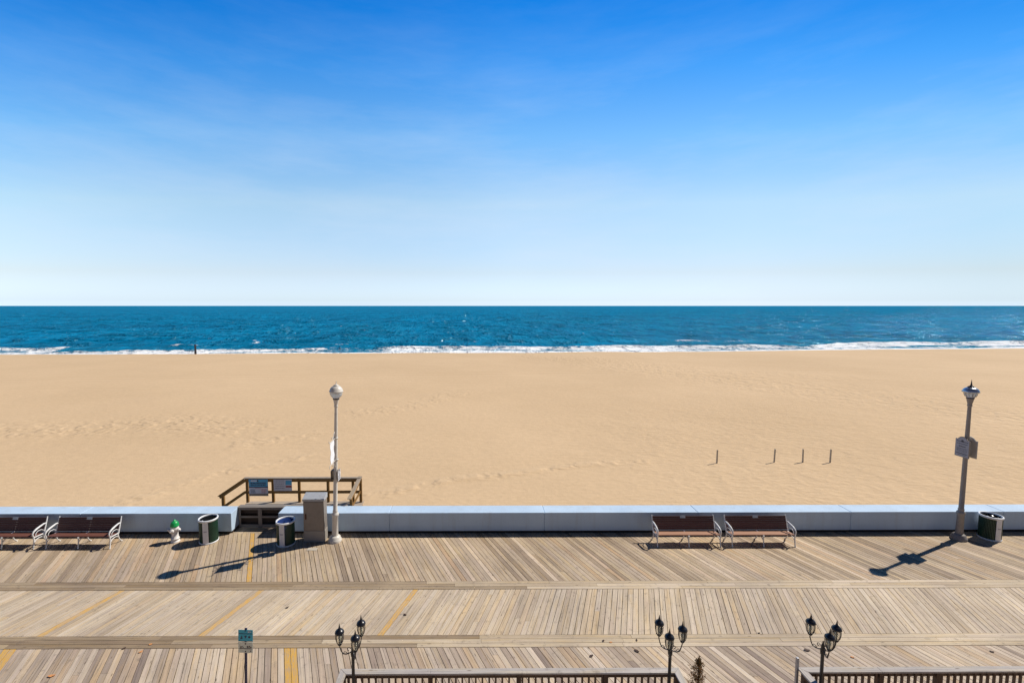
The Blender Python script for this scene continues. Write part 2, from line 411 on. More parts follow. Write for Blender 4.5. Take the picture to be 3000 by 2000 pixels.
# ------------------------------------------------------------------ sea (structure)
SEA = -2.0
def sea_material():
    m, nt, b = newmat('sea water'); tc = N(nt, 'ShaderNodeTexCoord'); P = tc.outputs['Object']
    fo = N(nt, 'ShaderNodeAttribute', attribute_name='foam').outputs['Fac']
    sh = N(nt, 'ShaderNodeAttribute', attribute_name='shallow').outputs['Fac']
    big = noise(nt, mapping(nt, P, (.006, .02, 1)), 1, 4, .6)
    c = ramp(nt, big.outputs['Fac'], [(.32, (.0006,.142,.29)), (.68, (.001,.188,.35))]).outputs[0]
    for sc, lo, hi in (((.05,.010,1), .78, 1.2), ((.16,.04,1), .72, 1.26), ((.5,.2,1), .82, 1.16)):
        chop = noise(nt, mapping(nt, P, sc), 1, 4, .62)
        c = mix(nt, 1, c, ramp(nt, chop.outputs['Fac'], [(.33, (lo,)*3), (.67, (hi,)*3)]).outputs[0], 'MULTIPLY')
    c = mix(nt, sh, c, (.01,.24,.34))
    fn = noise(nt, mapping(nt, P, (.55, .9, 1)), 1, 7, .75)
    fac = math_(nt, 'ADD', fo, math_(nt, 'MULTIPLY', math_(nt, 'SUBTRACT', fn.outputs['Fac'], .5), 2.4))
    fm = ramp(nt, fac, [(.42, (0,0,0)), (.62, (1,1,1))]).outputs[0]
    c = mix(nt, fm, c, (.86,.88,.90))
    L(nt, c, b.inputs['Base Color'])
    b.inputs['IOR'].default_value = 1.33
    rr = math_(nt, 'MULTIPLY_ADD', fm, .6, .17); L(nt, rr, b.inputs['Roughness'])
    b.inputs['Specular IOR Level'].default_value = .14
    w1 = noise(nt, mapping(nt, P, (.35, .75, 1)), 1, 6, .62)
    w2 = noise(nt, mapping(nt, P, (1.6, 2.6, 1), rot=(0,0,.3)), 1, 3, .6)
    h = math_(nt, 'ADD', math_(nt, 'MULTIPLY', w1.outputs['Fac'], .55), math_(nt, 'MULTIPLY', w2.outputs['Fac'], .16))
    w3 = noise(nt, mapping(nt, P, (.14, .06, 1)), 1, 3, .6)
    h = math_(nt, 'ADD', h, math_(nt, 'MULTIPLY', w3.outputs['Fac'], 1.6))
    pt = noise(nt, mapping(nt, P, (.22, .07, 1)), 1, 4, .65)
    pm = ramp(nt, pt.outputs['Fac'], [(.5, (0,0,0)), (.66, (1,1,1))]).outputs[0]
    w4 = noise(nt, mapping(nt, P, (.9, .9, 1)), 1, 4, .7)
    h = math_(nt, 'ADD', h, math_(nt, 'MULTIPLY', math_(nt, 'MULTIPLY', w4.outputs['Fac'], pm), 1.5))
    h = math_(nt, 'ADD', h, math_(nt, 'MULTIPLY', fm, .12))
    bn = bump(nt, b, h, .9, 1.0)
    # rough water: body colour plus a facet reflection held at the wave-averaged reflectance
    b.inputs['Specular IOR Level'].default_value = 0.0
    gl = N(nt, 'ShaderNodeBsdfGlossy'); gl.inputs['Roughness'].default_value = .11; gl.inputs['Color'].default_value = (.5,.82,1,1)
    # chop facets: each patch of water tilts its own way, so the sun glints in specks
    fa = noise(nt, mapping(nt, P, (.8, .22, 1)), 1, 2, .6); fb = noise(nt, mapping(nt, P, (.42, .045, 1), loc=(9,4,0)), 1, 2, .6)
    def vm(op, a, b):
        n = N(nt, 'ShaderNodeVectorMath', operation=op)
        for i, x in enumerate((a, b)):
            if x is None: continue
            if isinstance(x, tuple): n.inputs[i].default_value = x
            else: L(nt, x, n.inputs[i])
        return n.outputs[0]
    dv = vm('ADD', vm('MULTIPLY', vm('SUBTRACT', fa.outputs['Color'], (.5,.5,.5)), (1.15,1.15,0)), vm('MULTIPLY', vm('SUBTRACT', fb.outputs['Color'], (.5,.5,.5)), (1.5,1.5,0)))
    nn = vm('NORMALIZE', vm('ADD', vm('ADD', dv, (0,-.03,0)), bn.outputs[0]), None)
    L(nt, nn, gl.inputs['Normal'])
    ms = N(nt, 'ShaderNodeMixShader'); L(nt, math_(nt, 'MULTIPLY_ADD', fm, -.05, .06), ms.inputs[0])
    L(nt, b.outputs[0], ms.inputs[1]); L(nt, gl.outputs[0], ms.inputs[2]); L(nt, ms.outputs[0], nt.nodes['Material Output'].inputs['Surface'])
    return m
M['sea'] = sea_material()
def build_sea():
    yr = [92.0]; 
    while yr[-1] < 1200: yr.append(yr[-1]*1.0042)
    while yr[-1] < 40000: yr.append(yr[-1]*1.035)
    yr = np.array(yr)
    u = np.concatenate([[-30,-12,-6,-3.4,-2.4,-2.0], np.linspace(-1.7, 1.85, 620), [2.1,2.6,3.6,6,12,30]])
    Yg, U = np.meshgrid(yr, u, indexing='ij'); Xg = Yg*U
    dy = np.gradient(yr)[:, None]
    rs = np.random.RandomState(5)
    H = np.zeros_like(Xg)
    for k in range(34):
        lam = 2.6*(1.075**k); th = rs.normal(0, .42) + .15; kx = 2*math.pi/lam*math.sin(th); ky = 2*math.pi/lam*math.cos(th)
        amp = .0062*lam**.95*rs.uniform(.5, 1.1)*(1 if lam < 16 else 16/lam)
        sp = np.maximum(dy, Yg*.0057)
        fade = np.clip((lam/sp - 2.2)/2.5, 0, 1)
        ph = kx*Xg + ky*Yg + rs.rand()*6.28
        s = np.sin(ph); H += fade*amp*(s + .22*np.cos(2*ph))
    by = berm_y(np.clip(Xg, -400, 400)) + 4.2 
    s = Yg - by                                            # distance beyond the water's edge
    calm = np.clip(s/22, .12, 1); H *= calm
    n1 = fbm(Xg/30, Xg*0 + 1.3, 71, 3); n2 = fbm(Xg/22, Xg*0 + 8.1, 81, 3); n3 = fbm(Xg/13, Yg/7, 91, 4)
    right = np.clip((Xg+25)/30, 0, 1)
    foam = np.zeros_like(H); shallow = np.exp(-np.maximum(s, 0)/9)*.7
    def ridge(c, w, h, m):
        t = (s - c)/w
        prof = np.where(t < 0, np.exp(-(t*1.9)**2), np.exp(-(t*.75)**2))
        return prof*h*m, t
    PXT = [-400,0,150,200,300,420,600,750,880,960,1080,1160,1300,1500,1600,1640,1800,1900,2050,2200,2350,2450,2600,2660,2900,3000,3400]
    WT  = [15,17,16,6,7,7,8,9,12,13,13,13,15,16,16,13,13,15,15,11,13,8,11,17,18,17,16]
    DT  = [.95,1,1,.9,.9,.95,1,1,.75,.5,.52,.95,1,1,1,1,1,1,.95,.9,1,.95,1,1,1,1,1]
    px = 1400 + 1360*Xg/107
    wid = np.interp(px, PXT, WT)*(.88 + .24*n3); den = np.interp(px, PXT, DT)
    def ridge(c, w, h, m):
        t = (s - c)/w
        return np.where(t < 0, np.exp(-(t*1.9)**2), np.exp(-(t*.75)**2))*h*m, t
    r1, t1 = ridge(wid*.86, 1.8, .50, den); H += r1
    win = lambda a, b, e: np.clip((px-a)/e, 0, 1)*np.clip((b-px)/e, 0, 1)
    m2 = .75*win(2110, 2320, 50) + .6*win(370, 520, 40) + .5*win(880, 1010, 40) + .55*win(2320, 2480, 40) + .4*win(1650, 1800, 40)
    r2, t2 = ridge(np.where(px < 1100, 21, np.where(px < 2000, 22, 30)) + 4*(n1-.5), 2.6, .8, m2); H += r2
    m3 = np.clip((fbm(Xg/26, Xg*0+6.3, 109, 3)-.52)*5, 0, 1)
    r3, t3 = ridge(46 + 16*(n1-.5), 4.0, .5, m3); H += r3
    band = np.clip((wid - s)/2.0, 0, 1)*np.clip((s+2)/1.0, 0, 1)
    foam = band*den*(.36 + .62*n3)*np.clip(1.15 - .45*np.abs(s/np.maximum(wid, 1) - .62), 0, 1)
    foam *= 1 - .55*np.clip((fbm(Xg/9, s/2.2, 141, 3)-.52)*6, 0, 1)*(s > 2)*(s < wid*.6)
    foam = np.maximum(foam, ((s < 1.8 + 2.0*n1) & (s > -3))*.95)
    foam = np.maximum(foam, np.exp(-((t2+.2)/.7)**2)*np.clip(m2*1.4-.25, 0, 1)*(.15 + .95*fbm(Xg/2.2, s/1.5, 151, 3)))
    # a few far whitecaps
    wc = fbm(Xg/3.2, Yg/5.0, 131, 3)*vnoise(Xg/23, Yg/38, 132)**.5
    foam = np.maximum(foam, np.clip((wc-.70)*6, 0, .6)*(s > 25))
    foam = np.where((s > 45), foam*.8, foam)
    Zg = SEA + H
    return grid_mesh('sea', Xg, Yg, Zg, M['sea'], dict(foam=foam, shallow=shallow))
sea = build_sea(); tag(sea, 'deep blue rippled ocean with white surf at the sand', 'sea', kind='structure')

# ------------------------------------------------------------------ boardwalk (structure)
def plank(mb, p4, z, th, mi):
    """p4: corners a0,a1 (near edge) b1,b0 (far edge); uv u along the length"""
    a0, a1, b1, b0 = [Vector((*p, 0)) for p in p4]
    ob = random.random()*60; w = random.random()*30
    d = ((b0+b1) - (a0+a1)); Ld = d.length/2; d.normalize(); s = Vector((d.y, -d.x, 0))
    top = [Vector((p.x, p.y, z)) for p in (a0, a1, b1, b0)]; bot = [Vector((p.x, p.y, z-th)) for p in (a0, a1, b1, b0)]
    f = lambda p: (p.dot(d) + ob, p.dot(s) + w)
    vs = top + bot; fs = [(0,1,2,3), (4,7,6,5), (0,4,5,1), (1,5,6,2), (2,6,7,3), (3,7,4,0)]
    mb.add(vs, fs, mi, False, [[f(vs[i]) for i in q] for q in fs])
deck = MB()
def board_row(y0, y1, ang, x0, x1, ypaint, joint, base, pj):
    t = math.tan(R(ang)); step = .1455/math.cos(R(ang)); ym = (y0+y1)/2
    x = x0
    while x < x1:
        gap = random.uniform(.009, .017)/math.cos(R(ang))
        hw = step/2 - gap/2
        mi = base
        for (px, w, k) in ypaint:
            if abs(x - px) < w: mi = k
        cuts = [y0]
        y = y0 + random.uniform(.3, joint)
        while y < y1 - .25:
            if random.random() < pj: cuts.append(y)
            y += random.uniform(.8, joint)
        cuts.append(y1)
        for a, b in zip(cuts[:-1], cuts[1:]):
            a_ = a + (.002 if a > y0 else .003); b_ = b - (.002 if b < y1 else .003)
            j = random.uniform(-.0015, .0015)
            q = [(x+j-hw+(a_-ym)*t, a_), (x+j+hw+(a_-ym)*t, a_), (x+j+hw+(b_-ym)*t, b_), (x+j-hw+(b_-ym)*t, b_)]
            plank(deck, q, random.uniform(-.003, .0), .04, mi)
        x += step
XW = 46
board_row(13.78, 16.86, -23.7, -XW-3, XW+3, [(-7.65, .08, 1)], 3.2, 0, .2)
board_row(11.42, 13.36, 19.3, -XW-3, XW+3, [(-10.88, .08, 2), (-6.80, .08, 2), (-2.12, .08, 2)], 2.2, 4, .14)
board_row(2.0, 10.98, -23.0, -XW-5, XW+5, [(-2.69, .155, 1), (-9.72, .16, 1)], 4.2, 5, .4)
def long_boards(ya, yb, n, off):
    w = (yb - ya)/n
    for i in range(n):
        x = -XW - 2 + random.uniform(0, 3)
        while x < XW + 2:
            l = random.uniform(3.4, 5.2); y0 = ya + i*w + .004; y1 = ya + (i+1)*w - .004
            plank(deck, [(x+.003, y1), (x+.003, y0), (x+l-.003, y0), (x+l-.003, y1)], .002 + random.uniform(-.002, .002), .04, 3 if x + l/2 + random.uniform(-3, 3) < 2.5 + off else 6)
            x += l
long_boards(13.366, 13.774, 3, 0)
long_boards(10.986, 11.414, 3, -4)
# short deck boards run on through the opening in the seawall
x = -9.2
while x < -7.2:
    plank(deck, [(x+.004, 16.868), (x+.14, 16.868), (x+.14, 17.27), (x+.004, 17.27)], -.002, .04, 0); x += .145
dk = deck.build('boardwalk', [M['deck'], M['deck_yellow'], M['deck_yellow_worn'], M['trim'], M['deck_mid'], M['deck_low'], M['trim_new']])
tag(dk, 'weathered timber boardwalk in three diagonal bands with long trim boards', 'boardwalk', kind='structure')
sub = MB()
for yj in (2.2, 4.4, 6.6, 8.8, 10.9, 11.5, 13.3, 13.85, 15.3, 16.75): sub.box(-XW-4, XW+4, yj-.04, yj+.04, -.26, -.045)
sb = sub.build('boardwalk_joists', M['dark_wood']); tag(sb, 'dark timber joists under the boardwalk planks', 'joists', kind='structure')

# ------------------------------------------------------------------ seawall
def seawall(name, joints, endL, endR, label):
    root = thing(name, label, 'seawall', (0, 16.79, 0))
    for a, b in zip(joints[:-1], joints[1:]):
        mb = MB(); mb.box(a+.006, b-.006, 0, .645, .10, .80)
        mb.build('wall_panel', M['concrete'], root, bevel=.016)
    mb = MB(); mb.box(joints[0]+.03, joints[-1]-.03, .12, .6, -1.2, .097)
    mb.build('timber_base', M['dark_wood'], root)
    mb = MB(); mb.box(joints[0]+.04, joints[-1]-.04, .03, .60, .11, .785)
    mb.build('wall_core', M['concrete'], root)
    return root
seawall('seawall', [-60.7,-54.95,-49.2,-43.45,-37.7,-31.95,-26.2,-20.44,-14.69,-9.1], 0, 1, 'long pale concrete seawall ending at the beach opening, behind the red-brown bench pair')
seawall('seawall', [-7.36,-3.22,2.58,8.33,14.09,19.85,25.6,31.35,37.1,42.85,48.6,54.35], 1, 0, 'long pale concrete seawall running from the cabinet past the tan benches')

# ------------------------------------------------------------------ beach crossover (landing, gate front, railing)
def crossover():
    root = thing('beach_crossover', 'timber beach stair landing with brown railing behind the gap in the seawall', 'beach stairs', (-8.2, 17.3, 0))
    ox, oy = -8.2, 17.3
    def P(x, y, z): return (x-ox, y-oy, z)
    # landing
    mb = MB(); y = 17.46
    while y < 18.5:
        mb.box(-9.35-ox, -4.6-ox, y-oy, y+.137-oy, .44, .475); y += .145
    mb.build('landing_deck', M['rail_pale'], root)
    mb = MB()
    for x in (-9.2,-7.7,-6.2,-4.8): mb.box(x-.05-ox, x+.05-ox, 18.35-oy, 18.45-oy, -.6, .43); 
    mb.box(-9.3-ox, -4.65-ox, 18.46-oy, 18.5-oy, .22, .435)
    mb.build('landing_frame', M['rail_treated'], root)
    # front of the opening: post and rails with dark boards added behind as the shade
    g = MB(); g.box(-9.08-ox, -7.38-ox, .0, .045, .70, .775); g.box(-9.08-ox, -7.38-ox, .0, .045, .385, .455); g.box(-9.08-ox, -7.38-ox, .0, .045, .02, .12)
    g.build('gate_rail', M['gate_wood'], root, bevel=.004)
    for x, w in ((-9.04,.08), (-8.27,.15), (-7.42,.08)):
        g = MB(); g.box(x-w/2-ox, x+w/2-ox, -.012, -.002, .0, .774); g.build('gate_post', M['gate_wood'], root, bevel=.003)
    g = MB()
    for z0 in (.0,.194,.388,.582): g.box(-9.1-ox, -7.36-ox, .16, .19, z0+.002, z0+.193)
    g.build('recess_shade_board', M['dark_wood'], root)  # dark colour stands in for the shadow behind the gate
    g = MB(); g.box(-9.12-ox, -7.34-ox, -.03, .1, .78, .815); g.box(-9.12-ox, -7.3-ox, .105, .235, .78, .815)
    g.build('gate_cap', M['gate_wood'], root, bevel=.004)
    # railing along the sea side
    yr = 18.5
    for x in (-9.34,-8.29,-7.22,-6.04,-5.02):
        p = MB(); p.box(x-.05-ox, x+.05-ox, yr-oy, yr+.09-oy, -.5, 1.40); p.build('post', M['rail_treated'], root, bevel=.004)
    p = MB(); p.box(-9.40-ox, -4.74-ox, yr-.03-oy, yr-.002-oy, 1.345, 1.475); p.build('top_board', M['rail_treated'], root, bevel=.003)
    p = MB(); p.box(-9.44-ox, -4.70-ox, yr-.05-oy, yr+.10-oy, 1.477, 1.515); p.build('handrail', M['rail_pale'], root, bevel=.004)
    p = MB(); p.box(-9.40-ox, -4.74-ox, yr-.03-oy, yr-.002-oy, .86, .975); p.build('mid_rail', M['rail_treated'], root, bevel=.003)
    # sloping railing down to the left
    a = P(-9.40, yr-.016, 1.41); b = P(-10.46, yr-.016, .70)
    p = MB(); p.bar(a, b, .028, .13); p.build('sloped_rail', M['rail_treated'], root)
    a = P(-9.40, yr-.016, .92); b = P(-10.42, yr-.016, .22)
    p = MB(); p.bar(a, b, .028, .11); p.build('sloped_rail', M['rail_treated'], root)
    a = P(-9.40, yr+.02, 1.50); b = P(-10.52, yr+.02, .745)
    p = MB(); p.bar(a, b, .13, .034); p.build('handrail', M['rail_treated'], root)
    p = MB(); p.box(-10.40-ox, -10.29-ox, yr-oy, yr+.09-oy, -.6, .72); p.build('post', M['rail_treated'], root, bevel=.004)
    for k in range(5):
        p = MB(); x = -9.35 - .26*(k+1); z = .44 - .185*(k+1); p.box(x-ox, x+.275-ox, 17.55-oy, 18.47-oy, z-.035, z); p.build('stair_tread', M['rail_pale'], root)
    # right end railing dropping towards the seawall
    a = P(-4.72, yr+.08, 1.53); b = P(-4.90, 17.50, 1.04)
    p = MB(); p.bar(a, b, .15, .035); p.build('handrail', M['rail_pale'], root)  # sunlit top put into the board's pale colour
    a = P(-4.70, yr+.02, 1.42); b = P(-4.87, 17.52, .94)
    p = MB(); p.bar(a, b, .03, .12); p.build('sloped_rail', M['rail_treated'], root)
    a = P(-4.70, yr+.02, .95); b = P(-4.87, 17.52, .6)
    p = MB(); p.bar(a, b, .03, .10); p.build('sloped_rail', M['rail_treated'], root)
    for (x, y, z) in ((-4.70, 18.52, 1.46), (-4.84, 17.56, 1.0)):
        p = MB(); p.box(x-.05-ox, x+.05-ox, y-.045-oy, y+.045-oy, -.4, z); p.build('post', M['rail_treated'], root, bevel=.004)
crossover()
def lines(mb, x0, x1, z0, n, dz, h, y, mi, seed):
    rs = random.Random(seed)
    for k in range(n):
        xx = x0 
        while xx < x1 - .02:
            w = rs.uniform(.02, .09); mb.box(xx, min(xx+w, x1), y-.002, y, z0-k*dz-h, z0-k*dz, mi); xx += w + .012
# the two information signs on that railing
r = thing('information_sign', 'blue and white beach notice with navy band fixed to the railing by the left post', 'sign', (-8.84, 18.455, 1.10), 0, 'signs on the beach stair railing')
mb = MB(); mb.box(-.39, .39, -.012, 0, -.33, .37); mb.build('backing_board', M['board_edge'], r, bevel=.004)
mb = MB(); mb.box(-.385, .385, -.018, -.0135, .07, .365, 0); mb.box(-.385, .385, -.020, -.0135, .025, .068, 1); mb.box(-.385, .385, -.018, -.0135, -.225, .023, 2)
mb.box(-.30, -.02, -.0205, -.0185, .275, .335, 2); mb.prism([(-.06,.27),(.02,.27),(.0,.35),(-.03,.35)], -.021, -.0185, 1)
lines(mb, -.32, .30, .24, 2, .075, .05, -.0187, 1, 2)
lines(mb, -.14, .10, .005, 1, .05, .03, -.0187, 3, 3); lines(mb, -.32, -.12, -.05, 3, .055, .035, -.0187, 4, 4); lines(mb, .12, .33, -.03, 4, .045, .03, -.0187, 3, 5)
mb.build('sign_face', [M['sign_blue'], M['sign_navy'], M['sign_white'], M['sign_pink'], M['sign_grey']], r)
r = thing('information_sign', 'white text notice with a blue square on the railing beside the larger sign', 'sign', (-7.86, 18.455, 1.18), 0, 'signs on the beach stair railing')
mb = MB(); mb.box(-.36, .38, -.012, 0, -.20, .28); mb.build('backing_board', M['sign_white'], r, bevel=.004)
mb = MB(); mb.box(-.355, .12, -.018, -.0135, -.19, .275, 0); mb.box(.13, .375, -.018, -.0135, .06, .23, 1); mb.box(.13, .375, -.018, -.0135, -.05, .02, 2); mb.box(.13, .375, -.0175, -.0135, -.19, -.06, 0)
lines(mb, -.32, .08, .245, 5, .078, .028, -.0187, 3, 8)
mb.build('sign_face', [M['sign_white'], M['sign_blue'], M['sign_red'], M['sign_grey']], r)

# ------------------------------------------------------------------ benches
def make_bench():
    root = thing('park_bench', 'x', 'bench')
    ys = [.02,.10,.18,.26,.34]
    s = MB()
    for i, y in enumerate(ys):
        s.box(-1.11, 1.11, y, y+.076, .395 - .012*i, .425 - .012*i)
    s.build('seat', M['seat_red'], root, bevel=.006)
    s = MB()
    for i in range(6):
        t = i/5; z = .46 + t*.37; y = .43 + t*.12
        Mx = Matrix.Translation((0, y, z)) @ Matrix.Rotation(R(-18), 4, 'X')
        s.box(-1.11, 1.11, -.014, .014, -.0365, .0365, 0, Mx)
    s.build('backrest', M['back_red'], root, bevel=.006)
    s = MB(); Mx = Matrix.Translation((0, .43+.115, .46+.355)) @ Matrix.Rotation(R(-18), 4, 'X')
    s.box(-.10, .09, -.022, -.0145, -.02, .07, 0, Mx); s.build('plaque', M['plaque'], root)
    def frame(x, arm):
        f = MB()
        f.tube([(x,.0,.40),(x,.012,.3),(x,-.005,.15),(x,-.03,.02),(x,-.045,.0)], [.026,.022,.02,.022,.026], 8)          # front leg
        f.tube([(x,.36,.38),(x,.37,.26),(x,.42,.12),(x,.50,.02),(x,.53,.0)], [.025,.022,.02,.022,.026], 8)             # rear leg
        f.tube([(x,.0,.385),(x,.2,.372),(x,.40,.352)], .021, 8)                                                    # seat bearer
        by = 0 if arm else .045
        f.tube([(x,.39,.36),(x,.43+by,.46),(x,.50+by,.66),(x,.575+by,.90 if arm else .84)], [.026,.024,.022,.02], 8)                        # back upright
        f.tube([(x,.02,.22),(x,.10,.28),(x,.20,.30),(x,.30,.28),(x,.38,.22)], .014, 8)                             # curved brace
        if arm:
            f.tube([(x,.50,.68),(x,.42,.70),(x,.28,.675),(x,.14,.645),(x,.03,.60),(x,-.03,.53),(x,-.02,.46),(x,.01,.41)], [.024,.027,.032,.033,.03,.025,.022,.022], 8)
            f.tube([(x,.40,.47),(x,.30,.54),(x,.18,.55),(x,.10,.50),(x,.08,.43)], .012, 8)
        f.build('end_frame' if arm else 'middle_frame', M['iron_white'], root)
    frame(-1.115, True); frame(0, False); frame(1.115, True)
    return root
B0 = make_bench()
BG = 'park benches along the seawall'
spots = [(-16.63, 'red-brown bench cut off by the left edge of the photo', 'left'), (-13.96, 'red-brown bench with white iron ends nearest the white hydrant', 'left'),
         (7.55, 'tan-seated bench with its plaque in front of a seawall joint', 'right'), (10.20, 'tan-seated bench on the side nearer the grey lamp post with notices', 'right')]
for i, (x, lab, side) in enumerate(spots):
    b = B0 if i == 0 else copy_tree(B0)
    b.location = (x, 15.80, 0); tag(b, lab, 'bench', BG)
    if side == 'right':
        for ch in b.children:
            if ch.name.startswith('seat'):
                ch.material_slots[0].link = 'OBJECT'; ch.material_slots[0].material = M['seat_tan']

# ------------------------------------------------------------------ hydrant
def hydrant():
    root = thing('fire_hydrant', 'white fire hydrant with bright green bonnet before the seawall', 'hydrant', (-10.87, 16.27, 0))
    b = MB(); b.lathe([(.15,0),(.15,.035),(.125,.05),(.115,.10),(.14,.105),(.14,.135),(.112,.145),(.105,.30),(.11,.42),(.135,.45),(.14,.50),(.125,.53),(.118,.575),(.12,.59),(.10,.60)], 24)
    b.build('barrel', M['hyd_white'], root)
    for ang, rr, ln in ((R(200), .058, .2), (R(-10), .058, .2), (R(265), .078, .19)):
        o = MB(); d = Vector((math.cos(ang), math.sin(ang), 0)); p = Vector((0,0,.45))
        o.tube([p, p+d*(ln-.055), p+d*(ln-.05), p+d*ln, p+d*(ln+.002), p+d*(ln+.035)], [rr*.85, rr*.85, rr, rr, .02, .02], 14)
        o.build('outlet', M['hyd_white'], root)
    c = MB(); c.lathe([(.125,.565),(.142,.58),(.145,.61),(.135,.625),(.132,.66),(.115,.71),(.085,.745),(.05,.765),(.034,.77),(.03,.81),(0,.812)], 24)
    for k in range(6):
        a = k*math.pi/3; c.bar((.118*math.cos(a), .118*math.sin(a), .625), (.05*math.cos(a), .05*math.sin(a), .745), .018, .02)
    c.build('bonnet', M['hyd_green'], root)
hydrant()

# ------------------------------------------------------------------ litter bins
def make_bin():
    root = thing('litter_bin', 'x', 'litter bin')
    n = 48; rad = .305; h = .86
    b = MB()
    pan = []                      # white panels face four ways, green slats between
    for k in range(n):
        a0 = 2*math.pi*k/n; a1 = 2*math.pi*(k+1)/n
        kk = k % 24
        if kk in (0,1,2,21,22,23): continue
        g = .02
        pts = [((rad)*math.cos(a0+g), rad*math.sin(a0+g)), (rad*math.cos(a1-g), rad*math.sin(a1-g)), ((rad-.018)*math.cos(a1-g), (rad-.018)*math.sin(a1-g)), ((rad-.018)*math.cos(a0+g), (rad-.018)*math.sin(a0+g))]
        vs = [(p[0],p[1],.03) for p in pts] + [(p[0],p[1],h-.03) for p in pts]
        b.add(vs, [(0,3,2,1),(4,5,6,7),(0,1,5,4),(1,2,6,5),(2,3,7,6),(3,0,4,7)])
    b.build('slats', M['bin_green'], root)
    for side in (0, math.pi):
        p = MB(); vs = []; m = 8
        for i in range(m+1):
            a = side + (-.31 + .62*i/m)
            for (r_, z) in ((rad+.004,.03),(rad+.004,h-.03),(rad-.016,h-.03),(rad-.016,.03)): vs.append((r_*math.cos(a), r_*math.sin(a), z))
        fs = [(0,1,2,3), tuple(reversed([4*m+j for j in range(4)]))]
        for i in range(m):
            for j in range(4):
                j2 = (j+1) % 4; fs.append((4*i+j, 4*(i+1)+j, 4*(i+1)+j2, 4*i+j2))
        p.add(vs, fs); pp = p.build('front_panel', M['bin_white'], root)
        # small dark emblem, a few strokes on the panel
        e = MB(); Mz = Matrix.Rotation(side, 4, 'Z')
        for (y0, y1, z0, z1) in ((-.055,-.02,.485,.50),(-.012,.02,.482,.497),(.026,.055,.486,.50),(-.05,.05,.462,.472)): e.box(rad+.0045, rad+.0065, y0, y1, z0, z1, 0, Mz)
        e.build('emblem', M['sign_grey'], pp)
    t = MB(); t.lathe([(rad-.022,h-.05),(rad+.014,h-.05),(rad+.026,h-.02),(rad+.02,h+.012),(rad-.008,h+.02),(rad-.022,h),(rad-.022,h-.05)], n, close=False)
    t.build('rim', M['bin_white'], root)
    t = MB(); t.lathe([(rad-.03,0),(rad+.014,0),(rad+.018,.045),(rad-.02,.055),(rad-.03,0)], n, close=False); t.build('base_ring', M['bin_white'], root)
    t = MB(); t.lathe([(.0,.08),(rad-.045,.08),(rad-.024,h-.03),(rad-.034,h-.03),(rad-.06,.1),(0,.1)], 32, close=False); t.build('liner', M['bin_black'], root)
    return root
K0 = make_bin()
bins = [((-9.67, 16.30, 0), -R(80), 'green slatted litter bin with a black mouth left of the seawall opening', 0),
        ((-6.80, 16.10, 0), -R(94), 'green slatted litter bin with a blue liner beside the beige cabinet', 1),
        ((18.88, 16.36, 0), -R(92), 'dark slatted litter bin with pale bag edges beside the grey lamp post', 2)]
for i, (loc, rz, lab, t) in enumerate(bins):
    b = K0 if i == 0 else copy_tree(K0)
    b.location = loc; b.rotation_euler[2] = rz; tag(b, lab, 'litter bin', 'litter bins on the boardwalk')
    for ch in b.children:
        if ch.name.startswith('liner') and t == 1:
            ch.material_slots[0].link = 'OBJECT'; ch.material_slots[0].material = M['bin_blue']
# crumpled bag edges inside the right-hand bin and scraps in the left one
def bag(parent, n, seed):
    rs = random.Random(seed); mb = MB()
    for k in range(n):
        a = rs.uniform(0, 6.28); rr = rs.uniform(.10, .225); z = rs.uniform(.74, .82); c = Vector((rr*math.cos(a), rr*math.sin(a), z)); s = rs.uniform(.025, .05)
        vs = [c + Vector((rs.uniform(-s,s), rs.uniform(-s,s), rs.uniform(-s*.5,s*.6))) for _ in range(5)]
        mb.add(vs, [(0,1,2),(0,2,3),(0,3,4),(0,4,1),(1,3,2),(1,4,3)])
    return mb.build('bin_bag', M['bag'], parent)

# ------------------------------------------------------------------ cabinet
def cabinet():
    root = thing('utility_cabinet', 'tall beige metal utility cabinet with rusty handle beside the lamp post', 'cabinet', (-5.815, 16.17, 0))
    b = MB(); b.box(-.375, .375, 0, .37, .0, .425); b.build('pedestal', M['cabinet_side'], root, bevel=.012)
    b = MB(); b.box(-.368, .368, .006, .364, .428, 1.53); b.build('housing', M['cabinet'], root, bevel=.01)
    d = MB(); d.box(-.345, .345, -.012, .0045, .46, 1.50); dd = d.build('door', M['cabinet'], root, bevel=.006)
    h = MB(); h.box(-.30, -.255, -.04, -.0125, .86, 1.06); h.build('handle', M['rust'], dd, bevel=.006)
    l = MB()
    pr = [(-.02,1.53),(.395,1.53),(.395,1.70),(.33,1.71),(-.02,1.605)]
    vs = [(-.39, p[0], p[1]) for p in pr] + [(.39, p[0], p[1]) for p in pr]; n = 5
    l.add(vs, [tuple(range(n)), tuple(reversed(range(n, 2*n)))] + [(k, k+n, (k+1)%n+n, (k+1)%n) for k in range(n)])
    l.build('lid', M['cab_lid'], root, bevel=.008)
cabinet()
pl = MB(); pl.box(-.17, .17, -.09, .09, .0035, .011)
o = pl.build('access_plate', M['plate'], None, bevel=.002, loc=(-5.72, 15.69, 0)); tag(o, 'pale rectangular access plate on the boards before the beige cabinet', 'access plate')

